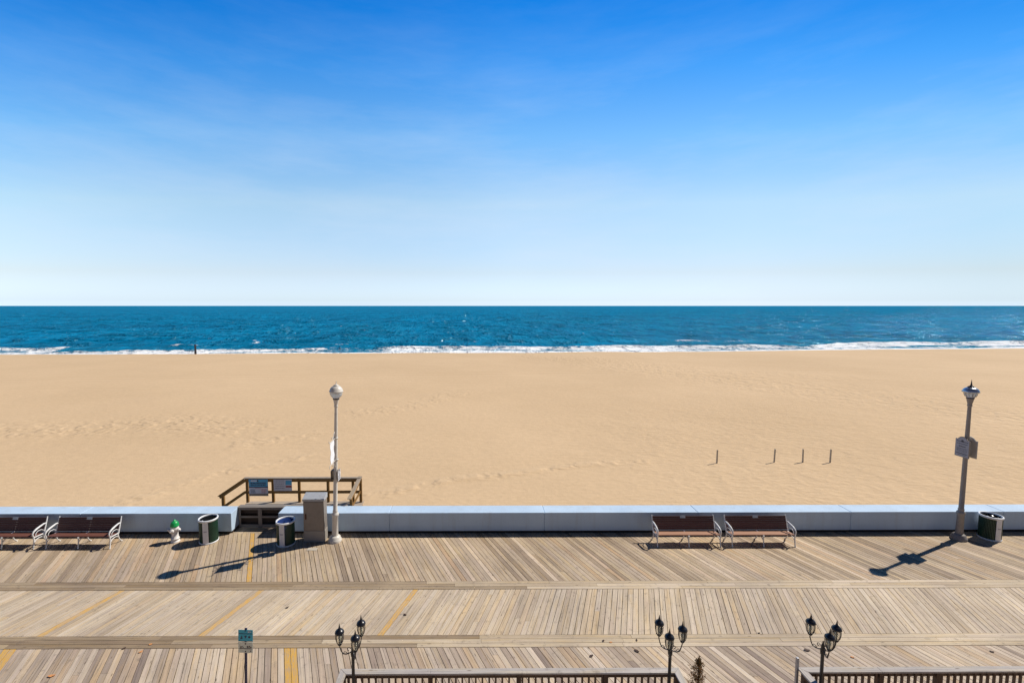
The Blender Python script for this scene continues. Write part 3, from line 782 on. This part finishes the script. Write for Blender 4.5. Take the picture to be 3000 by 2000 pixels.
# ------------------------------------------------------------------ street lamps
def street_lamp(name, label, loc, mats, lean, cap_kind):
    root = thing(name, label, 'street lamp', loc, 0, 'globe street lamps by the seawall')
    root.rotation_euler = (0, lean, 0)
    body, capm, glassm = mats
    b = MB(); b.lathe([(.235,-.02),(.235,.06),(.225,.085),(.20,.11),(.19,.17),(.15,.2),(.125,.215)], 28); b.build('base', body, root)
    p = MB(); p.lathe([(.112,.2),(.108,.3),(.104,.93),(.122,.95),(.128,.99),(.122,1.03),(.09,1.06),(.084,1.10),(.094,1.13),(.076,1.16),(.073,2.0),(.065,3.6),(.053,4.92)], 24); p.build('pole', body, root)
    n = MB(); n.lathe([(.053,4.90),(.07,4.93),(.07,4.97),(.062,5.0),(.08,5.08),(.094,5.15),(.1,5.2)], 24); n.build('neck', body, root)
    n = MB(); n.lathe([(.1,5.195),(.113,5.2),(.113,5.235),(.098,5.24)], 24); n.build('collar', M['dark_iron'], root)
    if cap_kind == 'globe':
        g = MB(); g.lathe([(.1,5.24),(.15,5.275),(.2,5.345),(.225,5.43),(.228,5.475)], 32, close=False); g.build('globe', glassm, root)
        c = MB(); c.lathe([(.224,5.465),(.238,5.468),(.244,5.485),(.24,5.50),(.23,5.51),(.213,5.57),(.172,5.63),(.115,5.67),(.09,5.68)], 32); cc = c.build('cap', capm, root)
        f = MB(); f.lathe([(.092,5.68),(.095,5.70),(.06,5.715),(.03,5.735),(.012,5.75),(.01,5.84),(0,5.86)], 16); f.build('finial', capm, cc)
    else:
        g = MB(); g.lathe([(.1,5.24),(.135,5.27),(.165,5.33),(.182,5.41),(.184,5.445)], 32, close=False); g.build('globe', glassm, root)
        rb = MB()
        for k in range(12):
            a = k*math.pi/6; rb.tube([(.137*math.cos(a),.137*math.sin(a),5.268),(.168*math.cos(a),.168*math.sin(a),5.33),(.187*math.cos(a),.187*math.sin(a),5.43)], .006, 6)
        rb.build('globe_cage', M['dark_iron'], root)
        c = MB(); c.lathe([(.17,5.425),(.215,5.42),(.236,5.43),(.235,5.455),(.218,5.50),(.185,5.55),(.14,5.585),(.095,5.60)], 36); cc = c.build('cap', capm, root)
        f = MB(); f.lathe([(.095,5.595),(.105,5.612),(.075,5.64),(.04,5.66),(.026,5.69),(.018,5.75),(.010,5.82),(0,5.90)], 16); f.build('finial', M['dark_iron'], cc)
    return root
street_lamp('street_lamp', 'cream white globe street lamp with white banner beside the beige cabinet', (-5.10, 16.28, 0), (M['lamp_white'], M['lamp_white'], M['glass_frost']), R(1.75), 'globe')
street_lamp('street_lamp', 'taupe street lamp with metal cap and two notices near the right bin', (17.68, 16.29, 0), (M['lamp_grey'], M['cap_metal'], M['glass_seed']), 0, 'cap')

# banner hanging on the cream lamp, held out towards the walkway
bx = -5.10 + 3.35*math.tan(R(1.75))
r = thing('lamp_banner', 'narrow white banner on scrolled arms on the cream lamp', 'banner', (bx, 16.28, 3.4))
mb = MB(); seg = 10; vs = []
for i in range(seg+1):
    z = .38 - .74*i/seg; w = .012*math.sin(i*1.1)
    vs += [(-.004+w, -.20, z), (-.004-w, -.60, z), (.004+w, -.20, z), (.004-w, -.60, z)]
fs = []
for i in range(seg):
    a = 4*i; fs += [(a, a+4, a+5, a+1), (a+2, a+3, a+7, a+6), (a, a+2, a+6, a+4), (a+1, a+5, a+7, a+3)]
mb.add(vs, fs, 0, False); mb.build('cloth', M['banner'], r)
for z in (.40, -.38):
    a = MB(); a.tube([(0,-.05,z),(0,-.68,z)], .011, 8); sgn = 1 if z > 0 else -1
    a.tube([(0,-.07,z+.24*sgn),(0,-.16,z+.20*sgn),(0,-.22,z+.12*sgn),(0,-.30,z+.05*sgn),(0,-.40,z+.07*sgn),(0,-.42,z+.12*sgn),(0,-.37,z+.13*sgn)], .010, 8)
    a.tube([(0,-.68,z),(0,-.74,z+.04*sgn),(0,-.73,z+.09*sgn),(0,-.69,z+.07*sgn)], .009, 8)
    a.lathe([(.082,-.03),(.088,-.03),(.088,.03),(.082,.03)], 18, M=Matrix.Translation((0,0,z)), close=False)
    a.build('banner_arm', M['lamp_white'], r)

# notices fixed either side of the lamp poles, facing along the walk
def notice(name, label, cat, loc, w, h, face, facem, backm, group, arch=True, marks=True):
    root = thing(name, label, cat, loc, 0, group)
    poly = [(-w/2,-h/2),(w/2,-h/2),(w/2,h/2-.04)]
    if arch:
        poly += [(w*.36,h/2-.045),(w*.30,h/2-.005)]
        for k in range(9):
            a = math.pi*(k+.5)/9; poly.append((w*.27*math.cos(a), h/2-.01+.075*math.sin(a)))
        poly += [(-w*.30,h/2-.005),(-w*.36,h/2-.045)]
    poly += [(-w/2,h/2-.04)]
    Mz = Matrix.Rotation(R(90), 4, 'Z')        # local x -> world y
    mb = MB(); mb.prism(poly, -.014, .014, 0, Mz); mb.build('board', [backm], root, bevel=.003)
    inner = [(p[0]*.93, p[1]*.94) for p in poly]
    f = MB(); s = -1 if face < 0 else 1
    a, b = (.0145, .018) if face < 0 else (-.018, -.0145)
    f.prism(inner, a, b, 0, Mz)
    if marks:
        y = (.0185, .0205) if face < 0 else (-.0205, -.0185)
        def bar(x0, x1, z0, z1): f.prism([(x0,z0),(x1,z0),(x1,z1),(x0,z1)], y[0], y[1], 1, Mz)
        rs = random.Random(int(w*1000))
        f.prism([(-.05,h*.30),(.05,h*.30),(.03,h*.42),(-.03,h*.42)], y[0], y[1], 1, Mz)
        for zc, wid, hh in ((.22,.40,.028),(.14,.36,.03),(.05,.24,.04),(-.02,.38,.014),(-.06,.36,.014),(-.10,.38,.014),(-.14,.34,.014),(-.21,.40,.03),(-.26,.30,.016)):
            x = -wid/2*w/.5
            while x < wid/2*w/.5:
                l = rs.uniform(.02,.06); bar(x, min(x+l, wid/2*w/.5), zc*h/.68-hh/2, zc*h/.68+hh/2); x += l + .012
    f.build('face', [facem, M['mark_dark']], root)
    for z in (h*.36, -h*.36):
        br = MB(); br.bar((-.0175*s, 0, z), (-.105*s, 0, z), .05, .03); br.build('bracket', M['dark_iron'], root)
    return root
notice('lamp_notice', 'slate arched notice board facing left on the taupe lamp post', 'notice', (17.545, 16.29, 3.405), .49, .68, -1, M['board_face'], M['board_edge'], 'notices on the lamp posts')
notice('lamp_notice', 'arched notice board seen from its pale back on the taupe lamp post', 'notice', (17.815, 16.29, 3.405), .49, .68, 1, M['board_face'], M['board_back'], 'notices on the lamp posts')
lx = -5.10 + 2.47*math.tan(R(1.75))
notice('lamp_notice', 'dark small notice seen edge-on on the left of the cream lamp', 'notice', (lx-.115, 16.28, 2.47), .30, .42, -1, M['board_face'], M['dark_iron'], 'notices on the lamp posts', arch=False)
notice('lamp_notice', 'pale small notice facing right on the cream lamp', 'notice', (lx+.115, 16.28, 2.47), .30, .42, 1, M['banner'], M['board_edge'], 'notices on the lamp posts', arch=False)

# ------------------------------------------------------------------ stakes on the sand, far pole
def zs(x, y): return float(sand_z(np.array([[float(x)]]), np.array([[float(y)]]))[0, 0])
SG = 'stakes standing in the sand'
for (x, y, lab, tl) in ((13.76, 25.79, 'grey wooden stake in the sand, standing apart from the other three', .4), (17.07, 25.84, 'grey wooden stake in the sand, first of the three close together', 1.2),
                    (18.68, 25.80, 'grey wooden stake in the sand, middle of the three close together', -.6), (20.22, 25.76, 'grey wooden stake in the sand nearest the taupe lamp post', .5)):
    z = zs(x, y)
    mb = MB(); mb.prism([(-.034,-.3),(.034,-.3),(.032,.74),(.012,.78),(-.03,.77)], -.03, .03); o = mb.build('sand_stake', M['stake'], None, bevel=.004, loc=(x, y, z)); o.rotation_euler = (R(tl*.6), R(tl), R(tl*20))
    tag(o, lab, 'stake', SG)
z = zs(-57.5, 95.2)
mb = MB(); mb.tube([(0,0,-.5),(0,0,.3),(.02,0,1.2),(.0,0,1.9),(0,0,2.02)], [.19,.2,.17,.16,.12], 14); o = mb.build('shore_pole', M['pole_dark'], None, loc=(-57.5, 95.2, z)); tag(o, 'dark pole standing alone at the edge of the surf', 'pole')

# ------------------------------------------------------------------ teal sign post
r = thing('sign_post', 'navy post with teal and pale rule signs on the near boards', 'sign', (-4.96, 9.42, 0)); r.rotation_euler = (0, R(2.1), 0)
mb = MB(); mb.box(-.026, .026, 0, .022, 0, 1.655); mb.build('post', M['navy'], r, bevel=.003)
mb = MB(); mb.box(-.155, .155, -.006, -.001, 1.365, 1.625); p = mb.build('teal_panel', M['teal'], r, bevel=.002)
mb = MB(); mb.box(-.15, .15, -.009, -.007, 1.533, 1.545, 0); mb.box(-.15, .15, -.009, -.007, 1.369, 1.377, 0)
mb.prism([(-.115,1.42),(-.06,1.425),(-.08,1.50)], -.009, -.007, 0); mb.prism([(-.028,1.495),(.028,1.495),(.0,1.43)], -.009, -.007, 0)
mb.prism([(.08+.026*math.cos(a*.7854), 1.465+.026*math.sin(a*.7854)) for a in range(8)], -.009, -.007, 0)
mb.box(.05, .08, -.009, -.007, 1.568, 1.60, 1); mb.box(.085, .12, -.009, -.007, 1.575, 1.595, 1)
mb.prism([(.0+.014*math.cos(a*.7854), 1.605+.014*math.sin(a*.7854)) for a in range(8)], -.011, -.007, 0)
mb.build('panel_marks', [M['sign_navy'], M['sign_white']], p)
mb = MB(); mb.box(-.155, .155, -.006, -.001, 1.11, 1.355); p = mb.build('pale_panel', M['pale_sign'], r, bevel=.002)
mb = MB(); mb.box(-.13, .13, -.009, -.007, 1.20, 1.212, 0); lines(mb, -.12, -.04, 1.26, 2, .022, .012, -.007, 0, 31); lines(mb, .03, .13, 1.265, 2, .022, .014, -.007, 0, 32)
mb.prism([(.0+.016*math.cos(a*.7854), 1.315+.016*math.sin(a*.7854)) for a in range(8)], -.009, -.007, 0)
mb.prism([(.0+.014*math.cos(a*.7854), 1.14+.014*math.sin(a*.7854)) for a in range(8)], -.009, -.007, 0)
mb.prism([(.11+.012*math.cos(a*.7854), 1.155+.012*math.sin(a*.7854)) for a in range(8)], -.009, -.007, 0)
mb.build('panel_marks', M['rust'], p)

# ------------------------------------------------------------------ near timber railings
def near_fence(name, label, xl, xr, posts, ret_l, ret_r, extra=False):
    y0, y1 = 8.955, 9.10; zt = 1.0
    root = thing(name, label, 'fence', ((xl+xr)/2, 9.03, 0), 0, 'timber railings at the near edge of the boardwalk')
    ox, oy = (xl+xr)/2, 9.03
    def cap(poly):
        mb = MB(); n = len(poly)
        vs = [(p[0]-ox, p[1]-oy, zt-.038) for p in poly] + [(p[0]-ox, p[1]-oy, zt) for p in poly]
        d = max(abs(poly[0][0]-poly[1][0]), abs(poly[0][1]-poly[1][1]))
        fs = [tuple(reversed(range(n))), tuple(range(n, 2*n))] + [(k, (k+1)%n, (k+1)%n+n, k+n) for k in range(n)]
        horiz = abs(poly[1][0]-poly[0][0]) > abs(poly[1][1]-poly[0][1])
        uv = lambda p: ((p[0], p[1]*1.0) if horiz else (p[1], p[0]))
        mb.add(vs, fs, 0, False, [[uv(vs[i]) for i in f] for f in fs]); return mb.build('top_rail', M['rail_grey'], root, bevel=.006)
    # front cap boards, mitred at the corners
    cuts = [xl] + [p for i, p in enumerate(posts) if i % 2 == 1 and xl + 1 < p < xr - 1] + [xr]
    for i, (a, b) in enumerate(zip(cuts[:-1], cuts[1:])):
        al = a + (.145 if (i == 0 and ret_l) else .001); br_ = b - (.145 if (b == xr and ret_r) else .001)
        cap([(al, y0), (br_, y0), (b - .001, y1), (a + .001, y1)])
    ends = []
    if ret_l: cap([(xl, y1-.002), (xl, 6.5), (xl+.143, 6.5), (xl+.143, y0-.002)]); ends.append(xl + .07)
    if ret_r: cap([(xr, y1-.002), (xr-.143, y0-.002), (xr-.143, 6.5), (xr, 6.5)]); ends.append(xr - .07)
    yc = 9.03
    mb = MB(); mb.box(xl+.06-ox, xr-.06-ox, yc-.02-oy, yc+.02-oy, .86, .96); mb.build('upper_rail', M['rail_brown'], root)
    mb = MB(); mb.box(xl+.06-ox, xr-.06-ox, yc-.02-oy, yc+.02-oy, .10, .19); mb.build('lower_rail', M['rail_brown'], root)
    for e in ends:
        mb = MB(); mb.box(e-.02-ox, e+.02-ox, 6.5-oy, yc-.03-oy, .86, .96); mb.build('upper_rail', M['rail_brown'], root)
        mb = MB(); mb.box(e-.02-ox, e+.02-ox, 6.5-oy, yc-.03-oy, .10, .19); mb.build('lower_rail', M['rail_brown'], root)
        y = yc - .17
        while y > 6.6:
            mb = MB(); mb.box(e+.021-ox, e+.055-ox, y-.017-oy, y+.017-oy, .08, .955); mb.build('baluster', M['rail_brown'], root); y -= .137
    for p in posts:
        mb = MB(); mb.box(p-.045-ox, p+.045-ox, yc-.075-oy, yc+.015-oy, 0, .96); mb.build('post', M['rail_brown'], root, bevel=.004)
    x = xl + .2
    while x < min(xr - .1, xl + 8.6):
        if not any(abs(x-p) < .07 for p in posts):
            mb = MB(); j = random.uniform(-.004, .004); mb.box(x-.018+j-ox, x+.018+j-ox, yc-.056-oy, yc-.0205-oy, .08, .955); mb.build('baluster', M['rail_brown'], root)
        x += .137
    if extra:
        mb = MB(); mb.box(xl-.052-ox, xl-.004-ox, 9.03-oy, 9.08-oy, 0, 1.24); mb.build('end_post', M['metal_post'], root, bevel=.004)
    return root
near_fence('timber_railing', 'grey-capped timber railing between the two nearest black lamps, beside the small evergreen', -2.80, 4.23, [-2.72,-.93,.89,2.68,4.15], True, True)
near_fence('timber_railing', 'grey-capped timber railing with a thin metal end post, running out of the photo', 6.70, 15.0, [6.80,8.37,9.55,11.9,13.6], True, False, True)

# ------------------------------------------------------------------ triple-headed black lamps
def make_triple(angs):
    root = thing('triple_lamp', 'x', 'lamp post')
    p = MB(); p.lathe([(.09,0),(.09,.04),(.06,.08),(.05,.22),(.036,.26),(.032,.4),(.031,1.52),(.042,1.54),(.046,1.60),(.036,1.64),(.03,1.72),(.016,1.76),(.012,1.80),(0,1.82)], 18); p.build('pole', M['black_iron'], root)
    for ang, rad in angs:
        d = Vector((math.cos(ang), math.sin(ang), 0))
        q = lambda r_, z: d*r_ + Vector((0,0,z))
        a = MB()
        a.tube([q(.03,1.63), q(.07,1.60), q(.13,1.585), q(.19,1.60), q(rad-.025,1.66), q(rad,1.74), q(rad,1.79)], .0105, 8)
        a.tube([q(.04,1.69), q(.075,1.72), q(.105,1.70), q(.10,1.665), q(.075,1.66)], .007, 6)
        a.tube([q(.10,1.587), q(.13,1.63), q(.165,1.64), q(.18,1.615)], .006, 6)
        arm = a.build('arm', M['black_iron'], root)
        T = Matrix.Translation(d*rad)
        l = MB(); l.lathe([(.012,1.775),(.03,1.785),(.04,1.80),(.045,1.815),(.03,1.82)], 16, M=T)
        for k in range(8):
            an = k*math.pi/4 + .2; c = math.cos(an); s = math.sin(an)
            l.tube([(.038*c,.038*s,1.812),(.062*c,.062*s,1.86),(.077*c,.077*s,1.93),(.079*c,.079*s,1.99),(.07*c,.07*s,2.045)], .0062, 6, M=T)
        l.build('lantern_cage', M['black_iron'], root)
        g = MB(); g.lathe([(.033,1.82),(.056,1.865),(.069,1.93),(.070,1.99),(.062,2.04)], 20, M=T, close=False); g.build('lantern_glass', M['glass_clear'], root)
        g = MB(); g.lathe([(.012,1.82),(.013,1.90),(.02,1.92),(.022,1.96),(.01,1.99),(0,1.995)], 10, M=T); g.build('bulb', M['pale_sign'], root)
        c = MB(); c.lathe([(.066,2.035),(.088,2.038),(.093,2.048),(.09,2.062),(.08,2.085),(.062,2.102),(.045,2.112),(.04,2.122),(.024,2.132),(.02,2.15),(.013,2.18),(.006,2.22),(0,2.245)], 20, M=T)
        c.build('lantern_cap', M['black_iron'], root)
    return root
TG = 'black three-lantern lamps by the near railings'
T1 = make_triple([(R(187),.25),(R(62),.25),(R(298),.235)]); T1.location = (-2.45, 8.78, 0); tag(T1, 'black three-lantern lamp post nearest the teal sign', 'lamp post', TG)
T2 = make_triple([(R(128),.25),(R(2),.24),(R(241),.235)]); T2.location = (3.90, 8.78, 0); tag(T2, 'black three-lantern lamp post behind the railing corner by the small evergreen', 'lamp post', TG)
T3 = make_triple([(R(118),.24),(R(3),.265),(R(256),.235)]); T3.location = (6.97, 8.78, 0); tag(T3, 'black three-lantern lamp post inside the railing with the metal end post', 'lamp post', TG)

# ------------------------------------------------------------------ shrub between the railings
def shrub():
    root = thing('evergreen_shrub', 'small browning conical evergreen between the two near railings', 'shrub', (4.70, 9.2, 0))
    s = MB(); s.tube([(0,0,0),(0,.01,.4),(.01,0,.8),(0,0,1.10)], [.03,.024,.015,.004], 8); s.build('stem', M['leaf_brown'], root)
    m, nt, b = newmat('evergreen spray'); geo = N(nt, 'ShaderNodeNewGeometry')
    L(nt, ramp(nt, geo.outputs['Random Per Island'], [(0,(.06,.06,.018)),(.3,(.15,.115,.035)),(.6,(.32,.17,.055)),(1,(.42,.18,.06))]).outputs[0], b.inputs['Base Color']); b.inputs['Roughness'].default_value = .8
    rs = random.Random(9); f = MB()
    branches = []
    for k in range(130):
        t = rs.random()**.8; z = .12 + t*.96; rad = (.31*(1-t)**.75 + .014)
        a = rs.uniform(0, 6.28); rr = rad*rs.uniform(.35, 1.1)
        if rs.random() < .3 and t > .3: continue
        if rs.random() < .14: rr *= 1.45
        branches.append((z, a, rr))
    for (z, a, rr) in branches:
        c = Vector((rr*math.cos(a), rr*math.sin(a), z + rr*.35)); o_ = Vector((0,0,z-.05))
        for q in range(30):
            t = rs.uniform(.25, 1.08); p = o_.lerp(c, t) + Vector((rs.gauss(0,.017), rs.gauss(0,.017), rs.gauss(0,.022)))
            d = (Vector((math.cos(a)*.5+rs.gauss(0,.5), math.sin(a)*.5+rs.gauss(0,.5), 1+rs.gauss(0,.4)))).normalized()*rs.uniform(.018,.04)
            s_ = d.cross(Vector((rs.gauss(0,1), rs.gauss(0,1), rs.gauss(0,1)))).normalized()*rs.uniform(.004,.008)
            f.add([p-s_, p+s_, p+d+s_*.3, p+d-s_*.3], [(0,1,2,3)])
    for q in range(160):
        z = rs.uniform(.95, 1.15); p = Vector((rs.gauss(0,.014)+.02*(z>1.07)*rs.random(), rs.gauss(0,.014), z)); d = Vector((rs.gauss(0,.4), rs.gauss(0,.4), 1)).normalized()*.03; s_ = d.cross(Vector((rs.gauss(0,1), rs.gauss(0,1), 0))).normalized()*.006
        f.add([p-s_, p+s_, p+d], [(0,1,2)])
    f.build('foliage', m, root)
shrub()

# ------------------------------------------------------------------ fallen leaves on the boards
def leaf(x, y, size, mat, rz, label, seed):
    rs = random.Random(seed); mb = MB(); n = 9; top = []
    for k in range(n):
        a = 2*math.pi*k/n; rr = size*(.75+.35*rs.random()); top.append((rr*math.cos(a), rr*.6*math.sin(a), .006+.25*size*abs(math.cos(a))*rs.random()+.1*size))
    vs = [(0,0,.012+.12*size)] + top + [(p[0]*.96, p[1]*.96, max(p[2]-.006, .003)) for p in top]
    fs = [(0, 1+k, 1+(k+1)%n) for k in range(n)] + [(1+k, 1+n+k, 1+n+(k+1)%n, 1+(k+1)%n) for k in range(n)] + [tuple(reversed(range(1+n, 1+2*n)))]
    mb.add(vs, fs); o = mb.build('fallen_leaf', mat, None, loc=(x, y, .002)); o.rotation_euler = (0, 0, rz); tag(o, label, 'leaf', 'dead leaves on the near boards'); return o
leaf(2.82, 10.67, .06, M['leaf_brown'], .4, 'dark dead leaf on the boards, left of the middle black lamp and furthest from it', 1)
leaf(3.98, 10.83, .065, M['leaf_brown'], -.6, 'dark dead leaf on the boards just left of the middle black lamp head', 2)
leaf(3.25, 11.18, .045, M['leaf_brown'], .9, 'small brown leaf lying on the near long trim boards, paired with a paler one', 3)
leaf(3.43, 11.13, .04, M['leaf_orange'], .2, 'small orange leaf beside a brown one on the near long trim boards', 4)
leaf(4.11, 11.20, .04, M['leaf_brown'], 1.2, 'small brown leaf on the trim boards behind the middle black lamp', 5)
leaf(8.20, 10.83, .075, M['leaf_brown'], -.3, 'large dark leaf between the two right black lamps, nearer the last one', 6)
leaf(9.14, 10.60, .05, M['leaf_orange'], -.4, 'orange leaf on the boards right of the last black lamp', 7)
leaf(7.39, 11.44, .035, M['leaf_brown'], .1, 'tiny dark leaf at the edge of the middle boards above the evergreen', 8)
leaf(12.73, 10.76, .05, M['leaf_brown'], -.5, 'dark leaf on the boards beyond the right railing', 9)
leaf(-8.19, 11.12, .045, M['leaf_orange'], .3, 'orange leaf on the near trim boards left of the teal sign', 10)
leaf(-8.25, 10.86, .05, M['leaf_orange'], 1.1, 'orange leaf on the boards just below the trim, left of the teal sign', 11)
leaf(-9.76, 10.12, .08, M['leaf_orange'], .2, 'large orange leaf at the bottom left of the boardwalk', 12)
leaf(-8.75, 10.98, .05, M['leaf_brown'], .7, 'dark leaf at the trim edge left of the teal sign', 13)
leaf(-5.32, 12.53, .05, M['leaf_brown'], .7, 'curled dark leaf on the middle boards above the teal sign', 14)
leaf(-1.95, 12.21, .05, M['leaf_brown'], -.4, 'dark leaf beside the yellow painted board right of the left black lamp', 15)

# bin contents
for o in list(COL.objects):
    if o.name.startswith('litter_bin') and o.location.x > 10:
        b = bag(None, 16, 3); b.location = o.location; b.rotation_euler = o.rotation_euler; b.name = 'trash_bag'; tag(b, 'crumpled pale bag showing in the mouth of the right bin', 'trash bag')
    if o.name.startswith('litter_bin') and o.location.x < -9:
        b = bag(None, 5, 5); b.location = o.location; b.name = 'trash_scraps'; tag(b, 'pale scraps showing in the mouth of the black-lined bin', 'trash')

# ------------------------------------------------------------------ light
SUN_AZ, SUN_EL = R(66.3), R(46.2)       # azimuth from the seaward axis towards the right
ld = bpy.data.lights.new('sun', 'SUN'); ld.energy = 5.0; ld.angle = R(.5); ld.color = (1.0, .945, .85)
lo = bpy.data.objects.new('sun', ld); COL.objects.link(lo)
sd = Vector((math.sin(SUN_AZ)*math.cos(SUN_EL), math.cos(SUN_AZ)*math.cos(SUN_EL), math.sin(SUN_EL)))
lo.rotation_euler = (-sd).to_track_quat('-Z', 'Y').to_euler(); lo.location = (30, 30, 40)
w = bpy.data.worlds.new('World'); scene.world = w; w.use_nodes = True
nt = w.node_tree; bg = nt.nodes['Background']
sky = N(nt, 'ShaderNodeTexSky', sky_type='NISHITA'); sky.sun_disc = False; sky.sun_elevation = SUN_EL; sky.sun_rotation = SUN_AZ
sky.altitude = 0; sky.air_density = 1.0; sky.dust_density = .3; sky.ozone_density = 2.0
SKYRAMP = [(0.0, (0.50, 0.66, 1.06)), (0.0112, (0.453, 0.5669, 0.8639)), (0.069, (0.5219, 0.5199, 0.6036)), (0.2073, (0.6791, 0.6888, 0.6406)), (0.3315, (0.3939, 0.6584, 0.7716)), (0.4385, (0.15, 0.5291, 0.8177)), (0.5239, (0.022, 0.3954, 0.776)), (0.66, (0.06, 0.22, 0.42)), (1.0, (0.06, 0.12, 0.19))]      # tint by height, halved
tc = N(nt, 'ShaderNodeTexCoord'); sx = N(nt, 'ShaderNodeSeparateXYZ'); L(nt, tc.outputs['Generated'], sx.inputs[0])
q2 = math_(nt, 'ADD', math_(nt, 'MULTIPLY', sx.outputs[1], sx.outputs[1]), math_(nt, 'MULTIPLY', math_(nt, 'MULTIPLY', sx.outputs[0], sx.outputs[0]), .2))
q = math_(nt, 'DIVIDE', sx.outputs[2], math_(nt, 'SQRT', math_(nt, 'ADD', q2, math_(nt, 'MULTIPLY', sx.outputs[2], sx.outputs[2]))))
rp = ramp(nt, q, SKYRAMP)
c = mix(nt, 1.0, sky.outputs[0], rp.outputs[0], 'MULTIPLY')
hl = math_(nt, 'SQRT', math_(nt, 'ADD', math_(nt, 'MULTIPLY', sx.outputs[0], sx.outputs[0]), math_(nt, 'MULTIPLY', sx.outputs[1], sx.outputs[1])))
az = math_(nt, 'MULTIPLY_ADD', math_(nt, 'DIVIDE', sx.outputs[0], math_(nt, 'MAXIMUM', hl, .001)), .5, .5)
ar = ramp(nt, az, [(0, (1.1/2,)*3), (.13, (1.14/2,)*3), (.54, (.5,)*3), (.75, (.40,.405,.415)), (.87, (.30,.325,.345)), (1, (.25,.28,.30))])
c = mix(nt, 1.0, c, ar.outputs[0], 'MULTIPLY')
back = ramp(nt, math_(nt, 'MULTIPLY_ADD', sx.outputs[1], .5, .5), [(.25, (.20,.215,.265)), (.5, (.42,.45,.52)), (.66, (1,1,1))])     # the sky away from the sun and sea is deeper
c = mix(nt, 1.0, c, back.outputs[0], 'MULTIPLY')
cn = noise(nt, mapping(nt, tc.outputs['Generated'], (1.6, 2.2, 8.5), rot=(0, R(-16), 0)), 1.5, 7, .62)
cf = ramp(nt, cn.outputs['Fac'], [(.42, (0,0,0)), (.8, (1,1,1))]).outputs[0]
cl = math_(nt, 'MULTIPLY', cf, ramp(nt, q, [(.06, (.36,)*3), (.3, (.26,)*3), (.5, (.07,)*3)]).outputs[0])
c = mix(nt, cl, c, (.75*2, .86*2, 1.02*2))
L(nt, c, bg.inputs['Color']); bg.inputs['Strength'].default_value = .12*4

# ------------------------------------------------------------------ camera
cam = bpy.data.cameras.new('camera'); co = bpy.data.objects.new('camera', cam); COL.objects.link(co)
cam.sensor_width = 36; cam.sensor_fit = 'HORIZONTAL'; cam.lens = 36*1360/3000; cam.shift_x = 100/3000; cam.clip_end = 100000; cam.clip_start = .1
co.location = (0, 0, 8.5); co.rotation_euler = (R(90 - 4.398), 0, R(-.3))
scene.camera = co
vs = scene.view_settings; vs.view_transform = 'Standard'; vs.look = 'None'; vs.exposure = 0; vs.gamma = 1
